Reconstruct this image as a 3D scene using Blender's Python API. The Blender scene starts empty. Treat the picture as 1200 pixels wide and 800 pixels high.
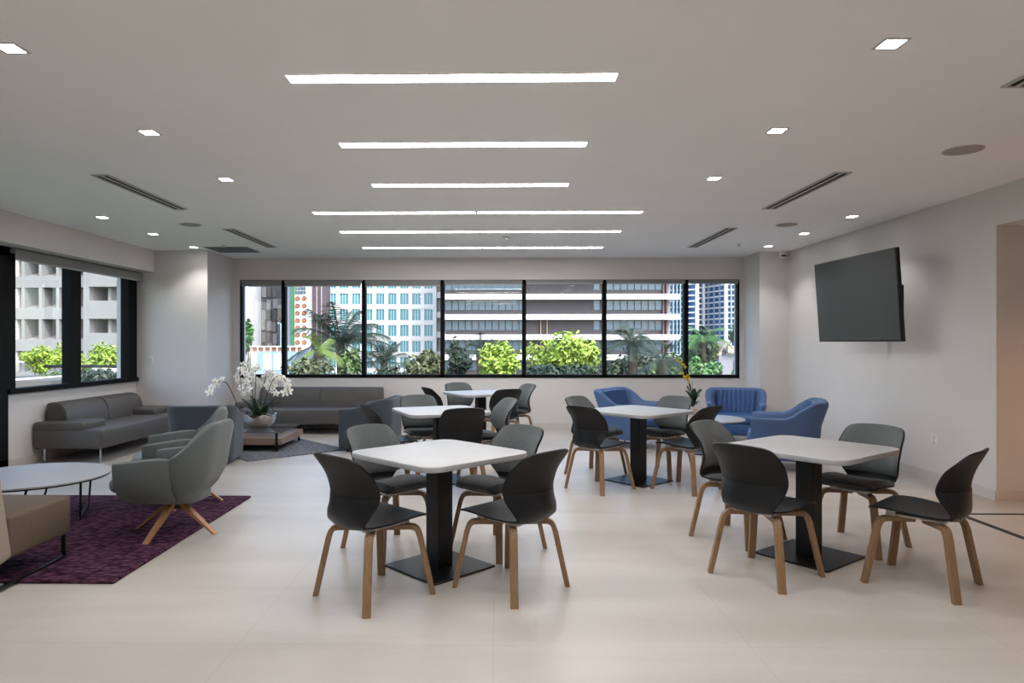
import bpy, bmesh, math, random
from mathutils import Vector, Matrix
C = bpy.context.scene.collection
S = bpy.context.scene
PI = math.pi
R = math.radians
random.seed(7)

# ------------------------------------------------------------------ camera
A = R(0.9)
CX, Y0, F = 570.5, 401.5, 800.0
EYE = 1.44
cam = bpy.data.cameras.new('camera')
cam.sensor_width = 36; cam.lens = 24
cam.shift_x = (600 - CX) / 1200.0
cam.shift_y = 1.5 / 1200.0
cam.clip_end = 2000
co = bpy.data.objects.new('camera', cam); C.objects.link(co)
co.location = (0, 0, EYE); co.rotation_euler = (PI / 2, 0, A)
S.camera = co

def P(px, py, Y):
    """room point at depth Y for a place measured in the photograph"""
    u = (px - CX) / F; v = (Y0 - py) / F
    rx = -math.sin(A) + u * math.cos(A); ry = math.cos(A) + u * math.sin(A)
    return Vector((rx * Y / ry, Y, EYE + v * Y / ry))

# ------------------------------------------------------------------ materials
def lin(c):
    c = c / 255.0
    return c / 12.92 if c <= 0.04045 else ((c + 0.055) / 1.055) ** 2.4
def rgb(r, g, b): return (lin(r), lin(g), lin(b), 1)
MATS = {}
def mat(name, col, rough=0.5, var=0.06, scale=8.0, bump=0.0, bscale=60.0, metal=0.0, spec=0.5, sheen=0.0, stretch=None):
    if name in MATS: return MATS[name]
    m = bpy.data.materials.new(name); m.use_nodes = True
    nt = m.node_tree; N = nt.nodes; L = nt.links
    b = N['Principled BSDF']
    b.inputs['Roughness'].default_value = rough
    b.inputs['Metallic'].default_value = metal
    b.inputs['Specular IOR Level'].default_value = spec
    if sheen: b.inputs['Sheen Weight'].default_value = sheen
    tc = N.new('ShaderNodeTexCoord'); mp = N.new('ShaderNodeMapping')
    L.new(tc.outputs['Object'], mp.inputs['Vector'])
    if stretch: mp.inputs['Scale'].default_value = stretch
    n = N.new('ShaderNodeTexNoise'); n.inputs['Scale'].default_value = scale; n.inputs['Detail'].default_value = 4
    L.new(mp.outputs[0], n.inputs['Vector'])
    r = N.new('ShaderNodeValToRGB')
    r.color_ramp.elements[0].position = 0.3; r.color_ramp.elements[1].position = 0.7
    r.color_ramp.elements[0].color = [c * (1 - var) for c in col[:3]] + [1]
    r.color_ramp.elements[1].color = [min(1, c * (1 + var)) for c in col[:3]] + [1]
    L.new(n.outputs['Fac'], r.inputs['Fac']); L.new(r.outputs['Color'], b.inputs['Base Color'])
    if bump:
        n2 = N.new('ShaderNodeTexNoise'); n2.inputs['Scale'].default_value = bscale; n2.inputs['Detail'].default_value = 3
        L.new(mp.outputs[0], n2.inputs['Vector'])
        bp = N.new('ShaderNodeBump'); bp.inputs['Strength'].default_value = bump; bp.inputs['Distance'].default_value = 0.01
        L.new(n2.outputs['Fac'], bp.inputs['Height']); L.new(bp.outputs['Normal'], b.inputs['Normal'])
    MATS[name] = m
    return m
def emis(name, col, st):
    m = bpy.data.materials.new(name); m.use_nodes = True
    nt = m.node_tree; nt.nodes.clear()
    e = nt.nodes.new('ShaderNodeEmission'); e.inputs[0].default_value = col; e.inputs[1].default_value = st
    o = nt.nodes.new('ShaderNodeOutputMaterial'); nt.links.new(e.outputs[0], o.inputs[0])
    return m
def glassmat(name, tint, gl=1.0, rough=0.0, ior=1.5):
    m = bpy.data.materials.new(name); m.use_nodes = True
    nt = m.node_tree; N = nt.nodes; L = nt.links; N.clear()
    t = N.new('ShaderNodeBsdfTransparent'); t.inputs[0].default_value = tint
    g = N.new('ShaderNodeBsdfGlossy'); g.inputs['Roughness'].default_value = rough; g.inputs[0].default_value = (gl, gl, gl, 1)
    lw = N.new('ShaderNodeLayerWeight'); lw.inputs[0].default_value = 0.5    # Schlick reflectance, the same from both faces
    pw = N.new('ShaderNodeMath'); pw.operation = 'POWER'; pw.inputs[1].default_value = 5.0
    ml = N.new('ShaderNodeMath'); ml.operation = 'MULTIPLY_ADD'; ml.inputs[1].default_value = 0.96; ml.inputs[2].default_value = 0.04
    L.new(lw.outputs['Facing'], pw.inputs[0]); L.new(pw.outputs[0], ml.inputs[0])
    mx = N.new('ShaderNodeMixShader'); o = N.new('ShaderNodeOutputMaterial')
    L.new(ml.outputs[0], mx.inputs[0]); L.new(t.outputs[0], mx.inputs[1]); L.new(g.outputs[0], mx.inputs[2]); L.new(mx.outputs[0], o.inputs[0])
    return m

M_wall = mat('wall_paint', rgb(214, 210, 208), 0.7, 0.015, 3, 0.04, 180)
M_ceil = mat('ceiling_paint', rgb(246, 246, 247), 0.85, 0.01, 2)
M_base = mat('baseboard_paint', rgb(204, 197, 192), 0.5, 0.02)
M_black = mat('black_metal', rgb(14, 14, 15), 0.4, 0.1, 10, spec=0.35)
M_frame = mat('window_frame_black', rgb(12, 12, 13), 0.65, 0.1, 5, spec=0.15)
M_shell = mat('black_plastic', rgb(16, 16, 18), 0.48, 0.05, 20, 0.03, 300, spec=0.32)
M_cover = mat('satin_black_plastic', rgb(20, 23, 27), 0.34, 0.04, 20, spec=0.4)
M_pad = mat('grey_felt', rgb(90, 94, 95), 0.9, 0.1, 60, 0.25, 500, sheen=0.15)
M_seatpad = mat('charcoal_felt', rgb(56, 58, 60), 0.9, 0.1, 60, 0.25, 500, sheen=0.15)
M_wood = mat('bent_oak', rgb(138, 108, 78), 0.45, 0.16, 14, 0.05, 60, stretch=(6, 6, 1))
M_beech = mat('beech_leg', rgb(165, 118, 76), 0.45, 0.14, 14, stretch=(4, 4, 1))
M_bracket = mat('light_grey_plastic', rgb(205, 201, 196), 0.5, 0.03)
M_top = mat('white_laminate', rgb(170, 171, 173), 0.42, 0.01, 30)
M_edge = mat('white_laminate_edge', rgb(192, 190, 188), 0.5, 0.01, 30)
M_sofa = mat('taupe_leather', rgb(83, 79, 76), 0.5, 0.06, 6, 0.08, 160)
M_taupe = mat('tan_upholstery', rgb(91, 76, 63), 0.75, 0.05, 30, 0.15, 300)
M_taupeback = mat('oatmeal_upholstery', rgb(150, 138, 125), 0.85, 0.05, 30, 0.15, 300)
M_chrome = mat('brushed_chrome', rgb(200, 200, 202), 0.2, 0.03, metal=1.0)
M_lounge = mat('grey_wool', rgb(90, 96, 96), 0.95, 0.08, 90, 0.3, 400, sheen=0.2)
M_slate = mat('slate_fabric', rgb(56, 63, 71), 0.9, 0.06, 60, 0.2, 400, sheen=0.15)
M_blue = mat('blue_leather', rgb(54, 90, 142), 0.5, 0.08, 6, 0.1, 120)
M_bluef = mat('blue_leather_outer', rgb(70, 96, 138), 0.6, 0.05, 6, 0.08, 120)
M_silver = mat('silver_bowl', rgb(228, 222, 212), 0.30, 0.1, 9, 0.3, 14, metal=1.0)
M_petal = mat('white_petal', rgb(252, 250, 244), 0.6, 0.02, 30)
M_yel = mat('yellow_petal', rgb(214, 182, 20), 0.6, 0.1, 30)
M_core = mat('orchid_centre', rgb(196, 176, 90), 0.6, 0.1, 30)
M_leaf = mat('orchid_leaf', rgb(40, 62, 36), 0.35, 0.25, 12)
M_stem = mat('orchid_stem', rgb(58, 52, 40), 0.6, 0.15, 20)
M_pot = mat('blush_ceramic', rgb(200, 178, 164), 0.5, 0.04, 10)
M_cwood = mat('walnut_veneer', rgb(140, 116, 100), 0.4, 0.12, 8, stretch=(1, 8, 8))
M_screen = mat('screen_glass', rgb(66, 66, 68), 0.24, 0.02, spec=0.8)
M_tvb = mat('tv_bezel', rgb(20, 20, 22), 0.35, 0.05)
M_vent = mat('vent_white', rgb(186, 182, 178), 0.6, 0.02)
M_slot = mat('vent_slot_dark', rgb(12, 12, 13), 0.9, 0.02)
M_spk = mat('speaker_grille', rgb(168, 160, 154), 0.8, 0.06, 400)
M_grl = mat('return_grille', rgb(128, 128, 136), 0.7, 0.06, 200)
M_white = mat('white_plastic', rgb(225, 222, 218), 0.4, 0.02)
M_blind = mat('blind_fabric', rgb(132, 132, 132), 0.9, 0.06, 120, 0.1, 400)
M_hem = mat('blind_hem_bar', rgb(166, 168, 172), 0.4, 0.02)
M_inlay = mat('dark_inlay', rgb(38, 38, 42), 0.6, 0.1)
M_lens = emis('lamp_lens', (1.0, 0.98, 0.96, 1), 34.0)
M_line = emis('linear_lens', (1.0, 0.98, 0.97, 1), 30.0)
M_glass = glassmat('window_glass', (0.93, 0.95, 0.955, 1), 0.75)
M_smoke = glassmat('smoked_glass', (0.78, 0.81, 0.83, 1), 1.0)

def floor_mat():
    m = bpy.data.materials.new('limestone_tile'); m.use_nodes = True
    nt = m.node_tree; N = nt.nodes; L = nt.links; b = N['Principled BSDF']
    tc = N.new('ShaderNodeTexCoord')
    mp = N.new('ShaderNodeMapping'); mp.inputs['Rotation'].default_value = (0, 0, R(28)); mp.inputs['Scale'].default_value = (0.5, 2.4, 1)
    L.new(tc.outputs['Object'], mp.inputs['Vector'])
    n1 = N.new('ShaderNodeTexNoise'); n1.inputs['Scale'].default_value = 0.9; n1.inputs['Detail'].default_value = 6; n1.inputs['Distortion'].default_value = 0.6
    L.new(mp.outputs[0], n1.inputs['Vector'])
    r1 = N.new('ShaderNodeValToRGB')
    r1.color_ramp.elements[0].position = 0.3; r1.color_ramp.elements[0].color = rgb(180, 173, 164)
    r1.color_ramp.elements[1].position = 0.72; r1.color_ramp.elements[1].color = rgb(201, 195, 188)
    L.new(n1.outputs['Fac'], r1.inputs['Fac'])
    n2 = N.new('ShaderNodeTexNoise'); n2.inputs['Scale'].default_value = 70; n2.inputs['Detail'].default_value = 2
    L.new(tc.outputs['Object'], n2.inputs['Vector'])
    mx = N.new('ShaderNodeMixRGB'); mx.blend_type = 'MULTIPLY'; mx.inputs[0].default_value = 0.10
    L.new(r1.outputs[0], mx.inputs[1]); L.new(n2.outputs['Color'], mx.inputs[2])
    # tile seams: big slabs 1.2 m
    mp2 = N.new('ShaderNodeMapping'); mp2.inputs['Location'].default_value = (0.02, 0.41, 0)
    L.new(tc.outputs['Object'], mp2.inputs['Vector'])
    br = N.new('ShaderNodeTexBrick'); br.offset = 0.0; br.inputs['Scale'].default_value = 1.0
    br.inputs['Mortar Size'].default_value = 0.0028; br.inputs['Mortar Smooth'].default_value = 0.3
    br.inputs['Brick Width'].default_value = 1.22; br.inputs['Row Height'].default_value = 1.22
    br.inputs['Color1'].default_value = (1, 1, 1, 1); br.inputs['Color2'].default_value = (0.965, 0.965, 0.97, 1); br.inputs['Mortar'].default_value = (0.86, 0.85, 0.84, 1)
    L.new(mp2.outputs[0], br.inputs['Vector'])
    mx2 = N.new('ShaderNodeMixRGB'); mx2.blend_type = 'MULTIPLY'; mx2.inputs[0].default_value = 1
    L.new(mx.outputs[0], mx2.inputs[1]); L.new(br.outputs['Color'], mx2.inputs[2])
    L.new(mx2.outputs[0], b.inputs['Base Color'])
    b.inputs['Roughness'].default_value = 0.33
    b.inputs['Specular IOR Level'].default_value = 0.5
    return m
M_floor = floor_mat()

def rug_mat(name, c1, c2, sx, bump):
    m = bpy.data.materials.new(name); m.use_nodes = True
    nt = m.node_tree; N = nt.nodes; L = nt.links; b = N['Principled BSDF']
    tc = N.new('ShaderNodeTexCoord'); mp = N.new('ShaderNodeMapping'); mp.inputs['Scale'].default_value = (sx * 0.55, sx, sx)
    L.new(tc.outputs['Object'], mp.inputs['Vector'])
    v = N.new('ShaderNodeTexVoronoi'); v.inputs['Scale'].default_value = 1.0; v.inputs['Randomness'].default_value = 0.75
    L.new(mp.outputs[0], v.inputs['Vector'])
    r = N.new('ShaderNodeValToRGB'); r.color_ramp.elements[0].color = c2; r.color_ramp.elements[1].color = c1
    r.color_ramp.elements[0].position = 0.0; r.color_ramp.elements[1].position = 0.75
    L.new(v.outputs['Distance'], r.inputs['Fac']); 
    n = N.new('ShaderNodeTexNoise'); n.inputs['Scale'].default_value = 14; L.new(tc.outputs['Object'], n.inputs['Vector'])
    mx = N.new('ShaderNodeMixRGB'); mx.blend_type = 'MULTIPLY'; mx.inputs[0].default_value = 0.35
    L.new(r.outputs[0], mx.inputs[1]); L.new(n.outputs['Color'], mx.inputs[2])
    L.new(mx.outputs[0], b.inputs['Base Color'])
    inv = N.new('ShaderNodeMath'); inv.operation = 'SUBTRACT'; inv.inputs[0].default_value = 1.0
    L.new(v.outputs['Distance'], inv.inputs[1])
    bp = N.new('ShaderNodeBump'); bp.inputs['Strength'].default_value = bump; bp.inputs['Distance'].default_value = 0.02
    L.new(inv.outputs[0], bp.inputs['Height']); L.new(bp.outputs[0], b.inputs['Normal'])
    b.inputs['Roughness'].default_value = 0.95; b.inputs['Specular IOR Level'].default_value = 0.1
    return m
M_purple = rug_mat('purple_braid', rgb(44, 22, 38), rgb(114, 72, 100), 30, 1.0)
M_greyrug = rug_mat('grey_weave', rgb(92, 94, 104), rgb(150, 152, 160), 40, 0.7)

# ------------------------------------------------------------------ mesh helpers
def finish(bm, smooth):
    bmesh.ops.recalc_face_normals(bm, faces=bm.faces[:])
    if smooth:
        for f in bm.faces: f.smooth = True
        for e in bm.edges:
            if len(e.link_faces) == 2 and e.calc_face_angle(0) > R(38): e.smooth = False

def obj(name, bm, m, parent=None, smooth=True, recalc=True):
    if recalc: finish(bm, smooth)
    elif smooth:
        for f in bm.faces: f.smooth = True
    me = bpy.data.meshes.new(name); bm.to_mesh(me); bm.free()
    for x in (m if isinstance(m, (list, tuple)) else [m]): me.materials.append(x)
    o = bpy.data.objects.new(name, me); C.objects.link(o)
    if parent: o.parent = parent
    return o
def thing(name, label, cat, loc=(0, 0, 0), rz=0.0, group=None):
    o = bpy.data.objects.new(name, None); C.objects.link(o)
    o.empty_display_size = 0.1
    o.location = loc; o.rotation_euler = (0, 0, rz)
    tag(o, label, cat, group); return o
def tag(o, label, cat, group=None):
    o['label'] = label; o['category'] = cat
    if group: o['group'] = group
    return o
def struct(name, bm, m, parent=None, smooth=False):
    o = obj(name, bm, m, parent, smooth)
    if parent is None: o['kind'] = 'structure'
    return o
def dup(root, loc, rz, label, group=None):
    r = root.copy(); C.objects.link(r); r.location = loc; r.rotation_euler = (0, 0, rz)
    r['label'] = label
    if group: r['group'] = group
    for ch in list(root.children):
        c = ch.copy(); C.objects.link(c); c.parent = r
        for g in list(ch.children):
            d = g.copy(); C.objects.link(d); d.parent = c
    return r
def B(): return bmesh.new()
def merge(dst, src, M=None):
    if M is not None: bmesh.ops.transform(src, matrix=M, verts=src.verts[:])
    me = bpy.data.meshes.new('tmp'); src.to_mesh(me); src.free()
    dst.from_mesh(me); bpy.data.meshes.remove(me)
    return dst
def box(bm, x0, x1, y0, y1, z0, z1, r=0.0, seg=2, M=None):
    b = bmesh.new()
    bmesh.ops.create_cube(b, size=1.0)
    for v in b.verts:
        v.co = Vector(((x0 + x1) / 2 + v.co.x * (x1 - x0), (y0 + y1) / 2 + v.co.y * (y1 - y0), (z0 + z1) / 2 + v.co.z * (z1 - z0)))
    if r: bmesh.ops.bevel(b, geom=b.edges[:], offset=r, segments=seg, affect='EDGES', profile=0.5)
    return merge(bm, b, M)
def prism(bm, pts, z0, z1, r=0.0, seg=2, M=None):
    b = bmesh.new()
    lo = [b.verts.new((x, y, z0)) for x, y in pts]; hi = [b.verts.new((x, y, z1)) for x, y in pts]
    n = len(pts)
    b.faces.new(lo[::-1]); b.faces.new(hi)
    for i in range(n): b.faces.new((lo[i], lo[(i + 1) % n], hi[(i + 1) % n], hi[i]))
    bmesh.ops.recalc_face_normals(b, faces=b.faces[:])
    if r:
        es = [e for e in b.edges if abs(e.verts[0].co.z - e.verts[1].co.z) < 1e-6]
        bmesh.ops.bevel(b, geom=es, offset=r, segments=seg, affect='EDGES', profile=0.5)
    return merge(bm, b, M)
def rrect(a, b, r, n=8):
    pts = []
    for cx, cy, a0 in ((a - r, b - r, 0), (-a + r, b - r, 90), (-a + r, -b + r, 180), (a - r, -b + r, 270)):
        for i in range(n + 1):
            t = R(a0 + 90 * i / n); pts.append((cx + r * math.cos(t), cy + r * math.sin(t)))
    return pts
def circ(r, n=32, cx=0, cy=0): return [(cx + r * math.cos(2 * PI * i / n), cy + r * math.sin(2 * PI * i / n)) for i in range(n)]
def lathe(bm, prof, n=24, c=(0, 0), sx=1.0, sy=1.0):
    rings = []
    for r, z in prof:
        rings.append([bm.verts.new((c[0] + sx * r * math.cos(2 * PI * i / n), c[1] + sy * r * math.sin(2 * PI * i / n), z)) for i in range(n)])
    for a, b in zip(rings, rings[1:]):
        for i in range(n): bm.faces.new((a[i], a[(i + 1) % n], b[(i + 1) % n], b[i]))
    bm.faces.new(rings[0][::-1]); bm.faces.new(rings[-1])
    return bm
def smooth_path(pts, n=6):
    pts = [Vector(p) for p in pts]; out = []
    for i in range(len(pts) - 1):
        p0 = pts[max(i - 1, 0)]; p1 = pts[i]; p2 = pts[i + 1]; p3 = pts[min(i + 2, len(pts) - 1)]
        for k in range(n):
            t = k / n
            out.append(0.5 * ((2 * p1) + (-p0 + p2) * t + (2 * p0 - 5 * p1 + 4 * p2 - p3) * t * t + (-p0 + 3 * p1 - 3 * p2 + p3) * t ** 3))
    out.append(pts[-1]); return out
def sweep(bm, path, section, up=Vector((0, 0, 1)), scale=None, side=None):
    """sweep a closed 2-D section (side, normal) along a path"""
    path = [Vector(p) for p in path]; rings = []
    for i, p in enumerate(path):
        t = (path[min(i + 1, len(path) - 1)] - path[max(i - 1, 0)]).normalized()
        if side is not None: s = Vector(side)
        else:
            s = t.cross(up)
            if s.length < 1e-3: s = t.cross(Vector((0.3, 1, 0)))
        s.normalize(); nn = s.cross(t).normalized()
        k = scale[i] if scale else 1.0
        rings.append([bm.verts.new(p + s * (a * k) + nn * (b * k)) for a, b in section])
    n = len(section)
    for a, b in zip(rings, rings[1:]):
        for i in range(n): bm.faces.new((a[i], a[(i + 1) % n], b[(i + 1) % n], b[i]))
    bm.faces.new(rings[0][::-1]); bm.faces.new(rings[-1])
    return bm
def tube(bm, path, r, n=8, scale=None): return sweep(bm, path, circ(r, n), scale=scale)
def grid(bm, rows):
    vs = [[bm.verts.new(p) for p in row] for row in rows]
    for a, b in zip(vs, vs[1:]):
        for i in range(len(a) - 1): bm.faces.new((a[i], a[i + 1], b[i + 1], b[i]))
    return vs
def qd(bm, a, b, c, d): return bm.faces.new([bm.verts.new(p) for p in (a, b, c, d)])

# ------------------------------------------------------------------ room shell
H = 2.865
XL, XR, YB = -5.58, 4.55, 11.45
XS = -5.30
WX0, WX1 = -4.34, 4.03
SZ, TZ = 0.852, 2.495
YREAR = -4.2

struct('floor', box(B(), -6.2, 9.0, YREAR - 0.3, YB + 0.25, -0.3, 0), M_floor)
struct('ceiling', box(B(), -6.2, 9.0, YREAR - 0.3, YB + 0.25, H, H + 0.3), M_ceil)
# back wall with a ribbon opening
bm = B()
box(bm, -6.2, 5.2, YB, YB + 0.25, 0, SZ); box(bm, -6.2, 5.2, YB, YB + 0.25, TZ, H)
box(bm, -6.2, WX0, YB, YB + 0.25, SZ, TZ); box(bm, WX1, 5.2, YB, YB + 0.25, SZ, TZ)
struct('wall_back', bm, M_wall)
struct('wall_alcove_left', box(B(), XL - 0.3, -4.47, 10.45, YB, 0, H), M_wall)
struct('wall_alcove_right', box(B(), 4.10, XR + 0.1, 10.75, YB, 0, H), M_wall)
bm = B()
LW0, LW1 = 7.66, 10.45
box(bm, XL - 0.3, XL, LW0, 10.46, 0, SZ); box(bm, XL - 0.3, XL, YREAR, 10.46, 2.53, H); box(bm, XL - 0.3, XL, YREAR, 4.2, 0, 2.53)
struct('wall_left', bm, M_wall)
struct('trim_1', box(B(), XL, XS, YREAR, 10.45, 2.527, H), M_wall)
bm = B()
OY0, OY1, OZ = 2.6, 6.30, 2.51
box(bm, XR, XR + 0.2, OY1, YB, 0, H); box(bm, XR, XR + 0.2, OY0, OY1, OZ, H); box(bm, XR, XR + 0.2, YREAR, OY0, 0, H)
struct('wall_right', bm, M_wall)
struct('wall_rear', box(B(), -6.2, 9.0, YREAR - 0.25, YREAR, 0, H), M_wall)
struct('wall_corridor_back', box(B(), XR + 0.2, 9.0, OY1, OY1 + 0.2, 0, H), M_wall)
struct('wall_corridor_side', box(B(), 8.8, 9.0, YREAR, OY1, 0, H), M_wall)
struct('wall_corridor_front', box(B(), XR + 0.2, 8.8, OY0 - 1.7, OY0 - 1.5, 0, H), M_wall)
struct('ceiling_corridor', box(B(), XR + 0.2, 8.8, OY0 - 1.5, OY1, OZ, OZ + 0.1), M_ceil)
BB = 0.095
struct('baseboard_back', box(B(), -4.47, 4.10, YB - 0.012, YB, 0, BB), M_base)
struct('baseboard_right', box(B(), XR - 0.012, XR, OY1, 10.75, 0, BB), M_base)
struct('baseboard_left', box(B(), XL, XL + 0.012, LW0, 10.45, 0, BB), M_base)
struct('baseboard_corridor', box(B(), XR, 8.8, OY1 - 0.012, OY1, 0, BB), M_base)
struct('baseboard_alcove_left', box(B(), XL + 0.012, -4.458, 10.438, 10.45, 0, BB), M_base)
struct('baseboard_alcove_right', box(B(), 4.088, XR - 0.012, 10.738, 10.75, 0, BB), M_base)
# dark floor inlay by the corridor
bm = B()
box(bm, 3.85, 3.90, 0.5, 5.82, 0.0, 0.004); box(bm, 3.90, 8.0, 5.785, 5.82, 0.0, 0.004)
struct('trim_2', bm, M_inlay)

# ---- windows
cols = [-4.34, -3.605, -2.25, -0.925, 0.445, 1.788, 3.15, 4.03]
for i in range(7):
    a, b = cols[i], cols[i + 1]
    bm = B()
    fw = 0.034
    y0, y1 = YB - 0.01, YB + 0.1
    box(bm, a, a + fw, y0, y1, SZ, TZ); box(bm, b - fw, b, y0, y1, SZ, TZ)
    box(bm, a, b, y0, y1, SZ, SZ + 0.055); box(bm, a, b, y0, y1, TZ - 0.05, TZ)
    w = struct('window_%d' % (i + 1), bm, M_frame)
    obj('glass', box(B(), a + fw, b - fw, YB + 0.04, YB + 0.046, SZ + 0.055, TZ - 0.05), M_glass, w)
    latch = B(); box(latch, b - 0.03, b - 0.012, y0 - 0.02, y0, 1.06, 1.10, 0.004)
    obj('latch', latch, M_frame, w)
places = ['leftmost back window, above the orchids', 'second back window, where the big palm shows', 'third back window, facing the white office grid',
          'fourth back window, left of the lime tree', 'middle-right back window, with the lime tree', 'sixth back window, with the dark palm',
          'rightmost back window, facing the glass tower']
for i in range(7):
    a, b = cols[i] + 0.03, cols[i + 1] - 0.03
    d = (0.095, 0.095, 0.095, 0.07, 0.06, 0.06, 0.06)[i]
    t = thing('roller_blind', 'rolled-up grey blind over the ' + places[i], 'blind', ((a + b) / 2, YB - 0.03, TZ), 0, 'roller blinds on the back windows')
    w2 = (b - a) / 2
    bm = B(); tube(bm, [(-w2, 0, -0.03), (w2, 0, -0.03)], 0.025, 10); obj('roll', bm, M_blind, t)
    obj('fabric', box(B(), -w2 + 0.01, w2 - 0.01, -0.022, -0.018, -d, -0.03), M_blind, t)
    obj('hem_bar', box(B(), -w2 + 0.01, w2 - 0.01, -0.027, -0.013, -d - 0.018, -d, 0.004), M_hem, t)
# left windows
lcols = [7.66, 8.93, 10.44]
for i in range(2):
    a, b = lcols[i], lcols[i + 1]
    bm = B()
    x0, x1 = XL - 0.10, XL + 0.02
    la = 0.13 if i == 0 else 0.10
    lb = 0.12 if i == 0 else 0.24
    box(bm, x0, x1, a, a + la, SZ, 2.527); box(bm, x0, x1, b - lb, b, SZ, 2.527)
    box(bm, x0, x1 + 0.03, a, b, SZ, SZ + 0.06); box(bm, x0, x1, a, b, 2.49, 2.527)
    w = struct('window_%d' % (8 + i), bm, M_frame)
    obj('glass', box(B(), XL - 0.045, XL - 0.039, a + la, b - lb, SZ + 0.06, 2.49), M_glass, w)
    t = thing('roller_blind', ('rolled-up grey blind over the nearer left window, touching the black door frame' if i == 0 else 'rolled-up grey blind over the farther left window, beside the corner wall'), 'blind', (XL + 0.075, (a + b) / 2, 2.527), 0, 'roller blinds on the left windows')
    h2 = (b - a) / 2 - 0.004
    bm = B(); tube(bm, [(0, -h2, -0.04), (0, h2, -0.04)], 0.034, 10); obj('roll', bm, M_blind, t)
    obj('fabric', box(B(), 0.03, 0.034, -h2, h2, -0.13, -0.03), M_blind, t)
    obj('hem_bar', box(B(), 0.025, 0.039, -h2, h2, -0.15, -0.13, 0.004), M_hem, t)
# black framed glass door towards the terrace, left edge of the view
bm = B()
x0, x1 = XL - 0.12, XL + 0.03
box(bm, x0, x1, 7.42, 7.66, 0, 2.527); box(bm, x0, x1, 4.2, 4.32, 0, 2.527); box(bm, x0, x1, 5.85, 5.97, 0, 2.45)
box(bm, x0, x1, 4.2, 7.66, 2.43, 2.527); box(bm, x0, x1, 4.2, 7.66, 0, 0.12)
d = struct('door_1', bm, M_frame)
obj('glass', box(B(), XL - 0.05, XL - 0.044, 4.32, 7.42, 0.12, 2.43), M_glass, d)
bm = B(); tube(bm, [(XL + 0.03, 5.8, 0.9), (XL + 0.08, 5.8, 0.9), (XL + 0.08, 5.8, 1.3), (XL + 0.03, 5.8, 1.3)], 0.012, 8); obj('handle', bm, M_chrome, d)

# ------------------------------------------------------------------ ceiling fittings
def lamp(kind, name, parent, energy, loc=(0, 0, 0), size=0.1, size2=None, angle=None, col=(1, 0.975, 0.95)):
    l = bpy.data.lights.new(name, kind); l.energy = energy; l.color = col
    if kind == 'SPOT': l.spot_size = angle; l.spot_blend = 0.7; l.shadow_soft_size = size
    o = bpy.data.objects.new(name, l); C.objects.link(o); o.location = loc
    if parent: o.parent = parent
    return o
def linear(xa, xb, y, label, group='recessed linear ceiling lights'):
    w = 0.108
    t = thing('linear_light', label, 'ceiling light', ((xa + xb) / 2, y, H), 0, group)
    L2 = (xb - xa) / 2
    bm = B(); e = 0.006
    box(bm, -L2 - e, L2 + e, -w / 2 - e, -w / 2, -0.006, -0.001); box(bm, -L2 - e, L2 + e, w / 2, w / 2 + e, -0.006, -0.001)
    box(bm, -L2 - e, -L2, -w / 2, w / 2, -0.006, -0.001); box(bm, L2, L2 + e, -w / 2, w / 2, -0.006, -0.001)
    obj('trim_frame', bm, M_vent, t, False)
    obj('diffuser', box(B(), -L2, L2, -w / 2, w / 2, -0.004, -0.001), M_line, t, False)
linear(-1.128, 0.636, 3.665, 'longest looking bright white strip light, nearest the camera of the ceiling row')
linear(-1.131, 0.635, 4.90, 'single white strip light, second from the camera in the ceiling row')
linear(-1.13, 0.636, 6.16, 'single white strip light, third from the camera, before the paired rows')
for y, nm in ((7.46, 'nearest row of paired strips'), (8.75, 'middle row of paired strips'), (10.22, 'row of paired strips closest to the windows')):
    linear(-2.02, -0.24, y, 'left strip light in the ' + nm); linear(-0.217, 1.572, y, 'right strip light in the ' + nm)
for y, nm in ((2.42, 'just above the camera'), (1.15, 'behind the camera'), (-0.1, 'farther behind the camera'), (-1.9, 'by the rear wall')):  # unseen strips continuing the row, added because the room needs their light
    linear(-1.13, 0.636, y, 'unseen white strip light added to the ceiling ' + nm)
def downlight(x, y, label):
    t = thing('recessed_downlight', label, 'ceiling light', (x, y, H), 0, 'square recessed downlights')
    s = 0.048; e = 0.012
    bm = B()
    box(bm, -s - e, s + e, -s - e, -s, -0.005, -0.001); box(bm, -s - e, s + e, s, s + e, -0.005, -0.001)
    box(bm, -s - e, -s, -s, s, -0.005, -0.001); box(bm, s, s + e, -s, s, -0.005, -0.001)
    obj('trim_ring', bm, M_vent, t, False)
    obj('lens', box(B(), -s, s, -s, s, -0.003, -0.001), M_lens, t, False)
    lamp('SPOT', 'bulb', t, 32, (0, 0, -0.02), 0.05, angle=R(112))
for x, y, lab in ((-2.355, 3.263, 'left inner row, nearest the camera at the picture edge'), (-2.36, 4.59, 'left inner row, second from the camera'), (-2.37, 5.92, 'left inner row, third and farthest'),
                  (-4.49, 7.69, 'far left row, nearest of three along the soffit'), (-4.51, 8.87, 'far left row, middle of three along the soffit'), (-4.53, 10.11, 'far left row, lighting the corner wall'),
                  (1.875, 3.28, 'right inner row, nearest the camera'), (1.875, 4.61, 'right inner row, second from the camera'), (1.875, 5.94, 'right inner row, third and farthest'),
                  (4.0, 7.77, 'far right row, above the television'), (4.0, 8.97, 'far right row, middle of three'), (4.0, 10.15, 'far right row, farthest, near the security camera'),
                  (-2.36, 1.9, 'left inner row, added unseen beside the camera'), (1.875, 1.9, 'right inner row, added unseen beside the camera')):  # last two are out of view, repeated from the rows for extra light
    downlight(x, y, 'small square recessed downlight, ' + lab)
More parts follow.
